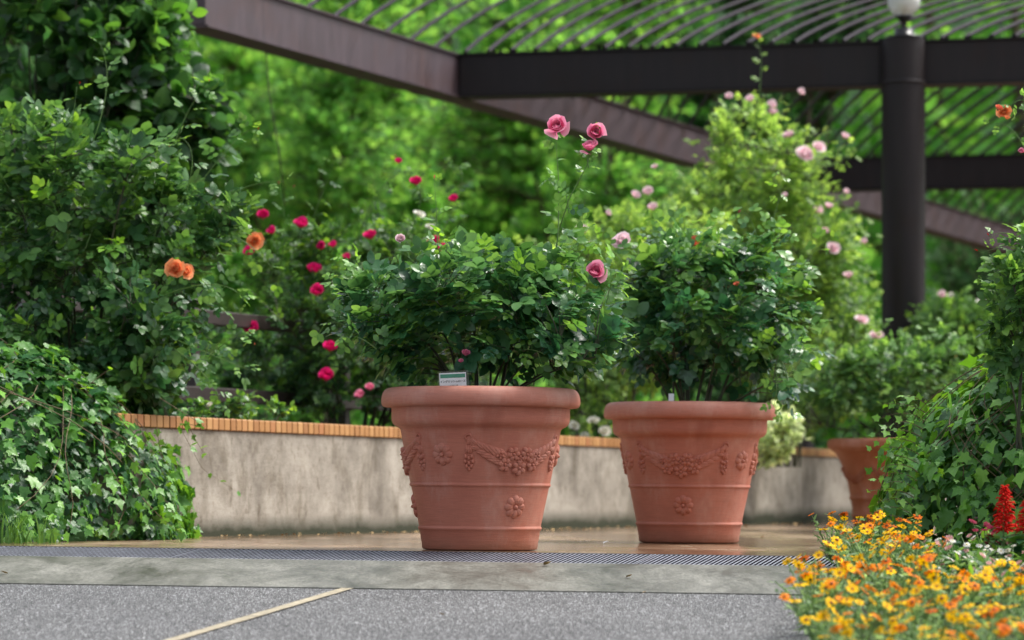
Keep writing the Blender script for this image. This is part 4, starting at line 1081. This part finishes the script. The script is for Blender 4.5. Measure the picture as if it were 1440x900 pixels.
# walls / planters hidden under the ivy
m = MB().box((2.75, 14.45, .25), (1.2, 1.0, .75), bevel=.02)
o = m.build('planter', M['wall'], smooth=False, loc=(2.75, 14.45, 0)); tag(o, 'grey concrete planter almost buried under the right ivy mound', 'planter')

# grass tuft at the lower left corner
def tuft(label, C, n, h, w):
    root = thing('grass_tuft', label, 'grass tuft', C)
    m = MB(); m.mi = []
    for k in range(n):
        a = rng.uniform(0, 2 * PI); l = h * rng.uniform(.5, 1.1); lean = rng.uniform(.1, .75); b = np.array(C) + [rng.normal() * w, rng.normal() * w * .5, 0]
        t = np.linspace(0, 1, 6); dx = math.cos(a) * lean; dy = math.sin(a) * lean
        Q = b + np.stack([dx * l * t ** 1.8, dy * l * t ** 1.8, l * (t - .35 * lean * t ** 2.5)], 1)
        wd = .0045 * (1 - t ** 2) + .0004; sdir = np.array([-math.sin(a), math.cos(a), 0]) if k % 2 else np.array([1., 0, 0])
        V = np.concatenate([Q - sdir * wd[:, None], Q + sdir * wd[:, None]]); Fs = [(i, i + 1, 7 + i, 6 + i) for i in range(5)]
        m.add(V, Fs, rng.random())
    m.build('blades', M['grassblade'], root)
c = ground_at(22, 764); tuft('tuft of long grass at the foot of the left ivy mound', c, 60, .17, .07)
c = ground_at(-60, 764); tuft('tuft of long grass outside the left edge', c, 40, .17, .08) if False else None
# thin vine hanging from the pergola
def hang():
    p = [at(374, 70, 24.8), at(378, 130, 24.8), at(392, 210, 24.9), at(401, 290, 25)]
    m = MB().tube([*p], .006, 5); o = m.build('hanging_vine', M['cane'], loc=p[0]); tag(o, 'thin bare vine hanging from the underside of the pergola beam', 'vine')
hang()
# fallen leaves and petals
def fallen():
    spots = [(770, 796, 12, 'pale fallen leaf on the concrete in front of the nearest pot', 'deadleaf'), (885, 813, 9, 'small fallen leaf on the concrete strip right of the nearest pot', 'deadleaf'), (621, 866, 6, 'tiny fallen petal on the asphalt below the nearest pot', 'deadleaf'),
             (6, 808, 9, 'fallen leaf on the concrete at the left edge', 'deadleaf'), (1178, 793, 10, 'pinkish fallen leaf on the grate beside the flower bed', 'deadleaf'), (852, 765, 7, 'white petal on the wet paving between the two front pots', 'card'),
             (1048, 742, 7, 'yellow leaf on the wet paving right of the middle pot', 'deadleaf'), (1118, 739, 6, 'yellow leaf on the wet paving close to the far wall', 'deadleaf'), (906, 835, 5, 'tiny leaf where the concrete meets the asphalt', 'deadleaf'), (1072, 757, 5, 'small leaf on the paving in front of the wall, right of the middle pot base', 'deadleaf')]
    for x, y, s, lb, mt in spots:
        g = ground_at(x, y); sz = s * g[1] / F; m = MB(); a = rng.uniform(0, 6)
        v, f = leaflet(W=.34, fold=.5, droop=-.35); c, s_ = math.cos(a), math.sin(a)
        v = (v - [0, .5, 0]) * sz * 1.3 @ np.array([[c, s_, 0], [-s_, c, 0], [0, 0, 1]])
        v[:, 2] -= v[:, 2].min() - .004
        m.add(v + g, [f]); o = m.build('fallen_leaf', M[mt], loc=g); tag(o, lb, 'fallen leaf', 'leaves and petals dropped on the ground')
fallen()
# tiny drifts along the foot of the wall
def debris():
    m = MB()
    for k in range(420):
        s = rng.uniform(0, 26); p = wall_y(s, -abs(rng.normal()) * .12 - .02); z = float(gz(p[0], p[1])) + .003
        r = rng.uniform(.006, .016); a = rng.uniform(0, 6, 3)
        V = [(p[0] + r * math.cos(t), p[1] + r * math.sin(t), z + rng.uniform(0, .01)) for t in (a[0], a[0] + 1.7, a[0] + 3.1, a[0] + 4.6)]
        m.add(V, [(0, 1, 2, 3)])
    o = m.build('leaf_litter', M['deadleaf'], smooth=False); o['kind'] = 'stuff'; o['label'] = 'crumbs of dead leaf along the foot of the wall'
debris()
# ------------------------------------------------------------------ flower bed in the right foreground
def bed_pt(u, v):     # u across 0..1, v 0 near .. 1 far
    Y = 9.2 + v * 4.0
    xl = .86 + .125 * (Y - 9.2) + .10 * math.sin(Y * 2.2)
    xr = 2.75
    X = xl + (xr - xl) * u
    return X, Y, float(gz(X, Y)) + .03
def bed_ground():
    m = MB(); V = []; NU, NV = 8, 14
    for j in range(NV):
        for i in range(NU):
            x, y, z = bed_pt(i / (NU - 1), -.45 + 1.45 * j / (NV - 1)); V.append((x - (.04 if i == 0 else 0), y, z - (.06 if i == 0 else -.01 * math.sin(i * 2 + j))))
    m.add(V, [(j * NU + i, j * NU + i + 1, (j + 1) * NU + i + 1, (j + 1) * NU + i) for j in range(NV - 1) for i in range(NU - 1)])
    o = m.build('flower_bed_soil', M['soil']); o['kind'] = 'structure'
bed_ground()
def daisy(mb, pos, R, aim, npet=8, cup=.15, ring2=False, mc=1, age=None):
    z = unit(np.array(aim, float)); x = unit(np.cross([0.3, 1, .1], z)); y = np.cross(z, x)
    B = np.stack([x, y, z])
    for q in range(2 if ring2 else 1):
        n = npet; ph = rng.uniform(0, 6)
        for k in range(n):
            a = ph + 2 * PI * k / n + rng.uniform(-.06, .06); r1 = R * (1 - .3 * q) * rng.uniform(.9, 1.06); w = r1 * 3.4 / n
            pr = [(.18, .35), (.5, .85), (.8, 1.0), (.97, .6)]
            V = []
            for (t, ww) in pr:
                for s in (-1, 0, 1):
                    lx, ly, lz = t * r1, s * w * ww * .55, R * (cup * t * t - .12 * abs(s) * ww * t + .12 * q + .02 * (k % 2)) - R * .10 * t ** 4
                    V.append((lx * math.cos(a) - ly * math.sin(a), lx * math.sin(a) + ly * math.cos(a), lz))
            V = np.array(V) @ B + pos
            mb.add(V, [(3 * i + j, 3 * i + j + 1, 3 * i + j + 4, 3 * i + j + 3) for i in range(3) for j in range(2)], np.linspace(0, 1, 12) if age is None else age)
    # raised centre
    seg = 8; rings = [(.30, .02), (.26, .10), (.14, .17)]
    V = [(0, 0, .19 * R)]
    for r, h in rings[::-1]: V += [(r * R * math.cos(t), r * R * math.sin(t), h * R + .0) for t in np.linspace(0, 2 * PI, seg, endpoint=False)]
    Fs = [(0, 1 + j, 1 + (j + 1) % seg) for j in range(seg)] + [(1 + i * seg + j, 1 + (i + 1) * seg + j, 1 + (i + 1) * seg + (j + 1) % seg, 1 + i * seg + (j + 1) % seg) for i in range(2) for j in range(seg)]
    mb.add(np.array(V) @ B + pos, Fs, 0, mc)
def bedding(name, label, nf, pmats, cm, h, spread, R, lmat='leaf_bed', npet=8, leaf=.035, nleaf=230, ring2=False, group='zinnia plants filling the flower bed', bloomname='flower_head'):
    root = thing(name, label, 'flowering plant', (0, 0, 0), group)
    tips = []
    st = MB()
    for k in range(nf):
        a = rng.uniform(0, 2 * PI); r = spread * math.sqrt(rng.random()); tip = np.array([r * math.cos(a), r * math.sin(a), h * rng.uniform(.72, 1.08)])
        mid = np.array([tip[0] * .35, tip[1] * .35, tip[2] * .5]); Q = bez(np.array([[0, 0, -.02]]), mid[None], tip[None], np.linspace(0, 1, 6))[0]
        st.tube(Q, [.0022] * 6, 4); tips.append((tip, Q))
    m = 10
    for k in range(m):
        a = rng.uniform(0, 2 * PI); r = spread * rng.uniform(.4, 1.1); tip = np.array([r * math.cos(a), r * math.sin(a), h * rng.uniform(.4, .85)])
        Q = bez(np.array([[0, 0, -.02]]), np.array([[tip[0] * .4, tip[1] * .4, tip[2] * .6]]), tip[None], np.linspace(0, 1, 6))[0]
        st.tube(Q, [.002] * 6, 4); tips.append((tip, Q))
    st.build('stem', M['green_stem'], root)
    lf = MB(); P = []; D = []
    for k in range(nleaf):
        tip, Q = tips[rng.integers(0, len(tips))]; t = rng.uniform(.15, .95) * 5; i = int(t); p = Q[i] + (Q[min(5, i + 1)] - Q[i]) * (t - i)
        P.append(p + rng.normal(size=3) * .006); D.append(rng.normal(size=3) * np.array([1, 1, .45]) + [0, 0, .35])
    P = np.array(P); D = np.array(D)
    place(lf, [leaflet(W=.12, n=3, droop=.35), leaflet(W=.16, n=3, droop=.1)] if leaf < .05 else [leaflet(W=.28, n=4)], P, D, np.array([0, 0, 1.]) + rng.normal(size=P.shape) * .4, leaf * rng.uniform(.6, 1.3, len(P)), rng.random(len(P)) ** 1.5)
    lf.build('foliage', M[lmat], root)
    for k in range(nf):
        tip, Q = tips[k]; m = MB(); pm = pmats[rng.integers(0, len(pmats))]
        daisy(m, tip, R * .88 * rng.uniform(.8, 1.15), (rng.normal() * .4, rng.normal() * .35 - .6, 1), npet=npet, cup=rng.uniform(-.05, .35), ring2=ring2)
        m.build(bloomname, [M[pm], M[cm]], root)
    return root
def dup(root, loc, rz, s, label, group=None):
    r = root.copy(); COL.objects.link(r); r.location = loc; r.rotation_euler = (0, 0, rz); r.scale = (s, s, s); r['label'] = label
    if group: r['group'] = group
    for ch in list(root.children):
        c = ch.copy(); COL.objects.link(c); c.parent = r
    return r
LBL = {'y': 'bushy zinnia plant with bright yellow daisy flowers in the corner bed', 'g': 'bushy zinnia plant with golden orange daisy flowers in the corner bed',
       'r': 'bushy zinnia plant with rusty orange daisy flowers in the corner bed', 'm': 'bushy zinnia plant mixing yellow and orange daisy flowers in the corner bed'}
protos = {
    'y': [bedding('yellow_zinnia', LBL['y'], 9, ['p_yellow'], 'p_centre', .20, .12, .026), bedding('yellow_zinnia', LBL['y'], 7, ['p_yellow', 'p_yellow', 'p_gold'], 'p_centre', .22, .13, .026)],
    'g': [bedding('golden_zinnia', LBL['g'], 7, ['p_gold'], 'p_centre', .21, .12, .026)],
    'r': [bedding('rusty_zinnia', LBL['r'], 6, ['p_rust', 'p_gold'], 'p_centre', .22, .12, .026)],
    'm': [bedding('mixed_zinnia', LBL['m'], 8, ['p_yellow', 'p_gold', 'p_rust'], 'p_centre', .20, .13, .0255)]}
used = set()
def plant_bed():
    k = 0
    rows = 17
    for j in range(rows):
        v = j / (rows - 1) * .99; Y = 9.2 + v * 4
        n = 8
        for i in range(n):
            u = (i + .25 + .5 * rng.random()) / n * .92 + .005
            if i == 0: u = .03 + .03 * rng.random()
            x, y, z = bed_pt(u, v); y += rng.uniform(-.07, .07); z = float(gz(x, y)) + .03
            px = 720 + x * F / y
            if px > 1470: continue
            if v > .50 and px > 1285 + (0.8 - v) * 120: continue      # the pink and white ones stand here
            kind = rng.choice(['y', 'm', 'g', 'r'], p=[.68, .22, .05, .05]); pr = protos[kind][rng.integers(0, len(protos[kind]))]
            s = rng.uniform(.85, 1.12) * (1.0 if v < .75 else .92)
            if pr.name not in used:
                used.add(pr.name); pr.location = (x, y, z); pr.rotation_euler = (0, 0, rng.uniform(0, 6)); pr.scale = (s, s, s)
            else: dup(pr, (x, y, z), rng.uniform(0, 6), s, LBL[kind])
            k += 1
    print('bedding plants', k)
plant_bed()
# dusty pink, white and wine coloured ones behind, with the red salvia
LP = 'zinnia plant with faded pink and cream flowers near the red salvia'; LW = 'low plant with cream white flowers beside the ivy foot'; LC = 'dark wine coloured flowering plant at the foot of the red salvia'
zp = bedding('pink_zinnia', LP, 6, ['p_zpink', 'p_white', 'p_zpink'], 'p_ycentre', .20, .10, .021, ring2=True, npet=10, leaf=.055, nleaf=110, lmat='leaf_climb', group='pink and cream zinnias at the back of the bed')
zw = bedding('cream_zinnia', LW, 7, ['p_white'], 'p_ycentre', .16, .10, .018, ring2=True, npet=9, leaf=.05, nleaf=130, lmat='leaf_bed', group='cream zinnias at the back of the bed')
zc = bedding('wine_coleus', LC, 9, ['p_wine'], 'p_wine', .23, .07, .022, ring2=True, npet=7, leaf=.05, nleaf=80, lmat='leaf_climb', group='wine coloured plants by the salvia')
def spot(px, py, Y, h):
    p = at(px, py, Y); return (p[0], p[1], p[2] - h)
first = True
for lst, pr, lab, h in (([(1352, 762, 12.1), (1425, 770, 11.9), (1300, 765, 12.5), (1400, 785, 11.7), (1440, 790, 11.5), (1330, 785, 12.0), (1370, 752, 12.6), (1425, 752, 12.5), (1345, 805, 11.3), (1410, 812, 11.2)], zp, LP, .19), ([(1385, 770, 12.2), (1330, 775, 12.6), (1440, 778, 12.2), (1290, 782, 12.3), (1365, 780, 11.8), (1410, 775, 12.5), (1320, 760, 12.8), (1380, 800, 11.5), (1432, 802, 11.6), (1310, 800, 11.7)], zw, LW, .15), ([(1388, 742, 12.45), (1400, 760, 12.3)], zc, LC, .22)):
    for i, (px, py, Y) in enumerate(lst):
        p = at(px, py, Y); g = float(gz(p[0], Y)) + .03; s = min(1.5, max(.6, (p[2] - g) / h)); loc = (p[0], Y, g)
        if i == 0: pr.location = loc; pr.scale = (s,) * 3
        else: dup(pr, loc, rng.uniform(0, 6), s, lab)
def salvia(px, ptop, pbot, Y, label):
    t = at(px, ptop, Y); b = at(px, pbot, Y); g = float(gz(t[0], Y)) + .02
    root = thing('red_salvia', label, 'flowering plant', (t[0], Y, g), 'red salvias behind the zinnias')
    st = MB(); st.tube([(t[0], Y, g), (t[0] - .005, Y, b[2]), (t[0], Y, t[2])], [.005, .004, .002], 6); st.build('stem', M['green_stem'], root)
    m = MB(); H = t[2] - b[2]; n = 150
    for k in range(n):
        u = k / n; z = b[2] + H * u; a = k * 2.4; rr = .032 * (1 - u ** 1.6) + .008 + .006 * rng.random(); L_ = rr * rng.uniform(.8, 1.3)
        d = np.array([math.cos(a), math.sin(a), .35 - .9 * (rng.random() ** 2) * (1 - u)]); d /= np.linalg.norm(d)
        p = np.array([t[0], Y, z]); q = p + d * L_; e = q + np.array([d[0] * .4, d[1] * .4, -.5]) * L_ * .4
        m.tube([p, (p + q) / 2 + [0, 0, .003], q, e], [.0018, .0026, .0036, .001], 5, age=rng.random())
    m.build('flower_spike', M['p_red'], root)
    lf = MB(); P = []; D = []
    for k in range(46):
        a = rng.uniform(0, 6.28); z = g + (b[2] - g) * rng.uniform(.25, 1.0); P.append((t[0] + .02 * math.cos(a), Y + .02 * math.sin(a), z)); D.append((math.cos(a), math.sin(a), rng.uniform(-.2, .5)))
    P = np.array(P); D = np.array(D); place(lf, LEAF1, P, D, np.array([0, 0, 1.]) + rng.normal(size=P.shape) * .3, .085 * rng.uniform(.6, 1.1, len(P)), rng.random(len(P)) * .5)
    lf.build('foliage', M['leaf_climb'], root)
salvia(1413, 684, 748, 12.3, 'tall bright red salvia spike standing in front of the right ivy mound')
salvia(1447, 700, 750, 12.2, 'second red salvia spike cut by the right edge of the picture')

# ------------------------------------------------------------------ trees and shrubs behind
def tree(label, x, Y, H, W, mat, n, leaf, zc=None, cat='tree', group='trees beyond the garden', bare=.12, name='leafy_tree'):
    g = float(gz(x, Y)); root = thing(name, label, cat, (x, Y, g), group)
    zc = zc or H * .55; c = (720 + x / Y * F, HOR - (zc - HC) / Y * F)
    s = F / Y; ells = []
    nb = 8
    for k in range(nb):
        a = rng.uniform(0, 6.28); r = W * .5 * rng.uniform(.2, .75); z = g + H * bare + (H * (1 - bare)) * (k + .5) / nb
        rr = W * .5 * rng.uniform(.38, .62) * (1.15 - .5 * (k / nb))
        ells.append((720 + (x + r * math.cos(a)) * s, HOR - (z - HC) * s, Y + r * math.sin(a) * .7, rr * s, rr * .72 * s, rr))
    grow(root, ells, n, leaf, LEAFT, M[mat], (x, Y, g), ncane=14, cane_r=.045 if H > 4 else .015, base_r=.12, per=9, smat=M['bark'], shell=.45, young=.45, up=.4, foliage='crown', stem='trunk', twig_r=.012 if H > 4 else .005, arch=.06, leafrand=.6, tfrom=.1)
    return root
TR = [
    ('bright green tree in the middle distance, framed by the pergola beam', -3.0, 47, 8.5, 6.5, 'leaf_tree', 2300, .22),
    ('bright green tree standing behind the tall pink blooms', 1.2, 50, 9.5, 6.5, 'leaf_tree', 2300, .22),
    ('dark tree behind the top left vine', -7.6, 42, 10, 5.0, 'leaf_tree_dark', 1300, .26),
    ('dark tree seen through the rods left of the lamp', 4.8, 54, 11, 6.5, 'leaf_tree_dark', 1600, .28),
    ('dark tree seen through the rods right of the lamp', 9.6, 52, 11, 6.5, 'leaf_tree_dark', 1500, .28),
    ('dark tree behind the white rose bush', 10.5, 58, 7, 6, 'leaf_tree_dark', 1200, .24),
    ('medium green tree at the far left of the clearing', -5.6, 56, 11, 7, 'leaf_tree', 2200, .25),
    ('medium green tree far behind the nearest pot', -1.0, 58, 11, 8, 'leaf_tree', 2400, .25),
    ('low bright tree between the far ones, straight above the crimson roses', -2.2, 53, 7, 7, 'leaf_tree', 2000, .24),
    ('tree far behind the middle pot, darker than its neighbours', 3.0, 60, 12, 6.5, 'leaf_tree_dark', 1400, .28),
]
for t in TR: tree(*t)
SH = [
    ('round bright shrub behind the crimson rose bush', -1.9, 33, 2.6, 3.0, 'leaf_tree', 700, .15),
    ('round shrub in the shade behind the lime green roses', 1.0, 36, 2.7, 3.4, 'leaf_tree', 700, .16),
    ('low shrub behind the climbing rose', -4.0, 30, 2.7, 3.0, 'leaf_tree_dark', 650, .15),
    ('shrub under the pergola behind the rambling rose', 3.4, 40, 3.0, 3.4, 'leaf_tree_dark', 700, .16),
    ('shrub under the pergola beyond the post', 6.2, 40, 3.0, 3.4, 'leaf_tree_dark', 700, .16),
    ('low leafy shrub between the climbing rose and the crimson roses', -2.4, 24, 1.9, 1.9, 'leaf_tree_dark', 500, .10),
    ('broad shrub behind the small rails at the far left', -3.9, 22.5, 2.2, 2.2, 'leaf_tree_dark', 550, .11),
]
for t in SH: tree(*t, cat='shrub', group='shrubs behind the rose beds', bare=.02, name='leafy_shrub')
def woods():
    m = MB(); st = MB()
    n = 26000; X = rng.uniform(-26, 26, n); Z = rng.uniform(-.2, 16, n) ; Yv = 66 + rng.uniform(-2.5, 4, n) + 2 * np.sin(X * .7) + 1.5 * np.sin(Z * 1.1 + X)
    P = np.stack([X, Yv, Z], 1); D = rng.normal(size=P.shape) * [1, 1, .7]; N2 = np.array([0, -.6, .7]) + rng.normal(size=P.shape) * .5
    pat = .5 + .5 * np.sin(X * .9 + np.sin(Z)) * np.sin(Z * .8)
    place(m, LEAFT, P, D, N2, rng.uniform(.35, .75, n), np.clip(pat * .7 + rng.random(n) * .2, 0, 1))
    for k in range(30):
        x = -25 + 50 * k / 29 + rng.uniform(-.5, .5); st.tube([(x, 67, -.5), (x + .3, 67.5, 5), (x + rng.uniform(-.5, .5), 68, 13)], [.28, .2, .06], 6, mi=1)
    for mm in (st,):
        off = m.n; m.v += mm.v; m.f += [f + off for f in mm.f]; m.age += mm.age; m.mi += mm.mi; m.n += mm.n
    o = m.build('far_woods', [M['leaf_tree'], M['bark']]); o['kind'] = 'stuff'; o['label'] = 'dim far woodland closing the view'
    # the wooded bank under them
    b = MB(); V = []; 
    for j, (y, z) in enumerate(((62, -.5), (70, .5), (74, 9), (80, 17))):
        for i in range(14): V.append((-65 + 10 * i, y + 2 * math.sin(i), z + .6 * math.sin(i * 2 + j)))
    b.add(V, [(j * 14 + i, j * 14 + i + 1, (j + 1) * 14 + i + 1, (j + 1) * 14 + i) for j in range(3) for i in range(13)])
    o = b.build('hillside', M['hill']); o['kind'] = 'structure'
M['hill'] = plain('hillside_undergrowth', (.03, .085, .025), .95, .5, 1.5, bstr=.8)
woods()
EXPOSURE = 0.8
# ------------------------------------------------------------------ camera, light, settings
cd = bpy.data.cameras.new('camera'); cam = bpy.data.objects.new('camera', cd); COL.objects.link(cam)
cam.location = (0, 0, HC); cam.rotation_euler = (PI / 2, 0, 0)
cd.sensor_width = 36; cd.lens = F * 36 / 1440; cd.shift_y = (HOR - 450) / 1440
cd.clip_start = .1; cd.clip_end = 1000
cd.dof.use_dof = True; cd.dof.focus_distance = 13.95; cd.dof.aperture_fstop = 2.6
SC.camera = cam
w = bpy.data.worlds.new('World'); SC.world = w; w.use_nodes = True
N = w.node_tree.nodes; L = w.node_tree.links; N.clear()
sky = N.new('ShaderNodeTexSky'); sky.sky_type = 'NISHITA'; sky.sun_disc = False
EL, AZ = math.radians(58), math.radians(75)
sky.sun_elevation = EL; sky.sun_rotation = AZ; sky.dust_density = 4; sky.air_density = 1; sky.ozone_density = .6
hs = N.new('ShaderNodeHueSaturation'); hs.inputs['Saturation'].default_value = .45; L.new(sky.outputs[0], hs.inputs['Color'])
bg = N.new('ShaderNodeBackground'); bg.inputs[1].default_value = .15; L.new(hs.outputs[0], bg.inputs[0])
out = N.new('ShaderNodeOutputWorld'); L.new(bg.outputs[0], out.inputs[0])
sd = bpy.data.lights.new('sun', 'SUN'); so = bpy.data.objects.new('sun', sd); COL.objects.link(so)
sd.energy = 2.2; sd.angle = math.radians(18); sd.color = (1, .97, .92)
dv = Vector((math.sin(AZ) * math.cos(EL), math.cos(AZ) * math.cos(EL), math.sin(EL)))
so.rotation_euler = dv.to_track_quat('Z', 'Y').to_euler(); so.location = (5, 5, 20)
vs = SC.view_settings; vs.view_transform = 'Standard'; vs.look = 'None'; vs.exposure = EXPOSURE; vs.gamma = 1; vs.use_curve_mapping = False
cy = SC.cycles
cy.max_bounces = 7; cy.diffuse_bounces = 4; cy.glossy_bounces = 2; cy.transmission_bounces = 4; cy.transparent_max_bounces = 8
cy.use_denoising = True; cy.caustics_reflective = False; cy.caustics_refractive = False; cy.sample_clamp_indirect = 6
try: cy.denoiser = 'OPENIMAGEDENOISE'
except Exception: pass
cy.use_adaptive_sampling = True; cy.adaptive_threshold = .02
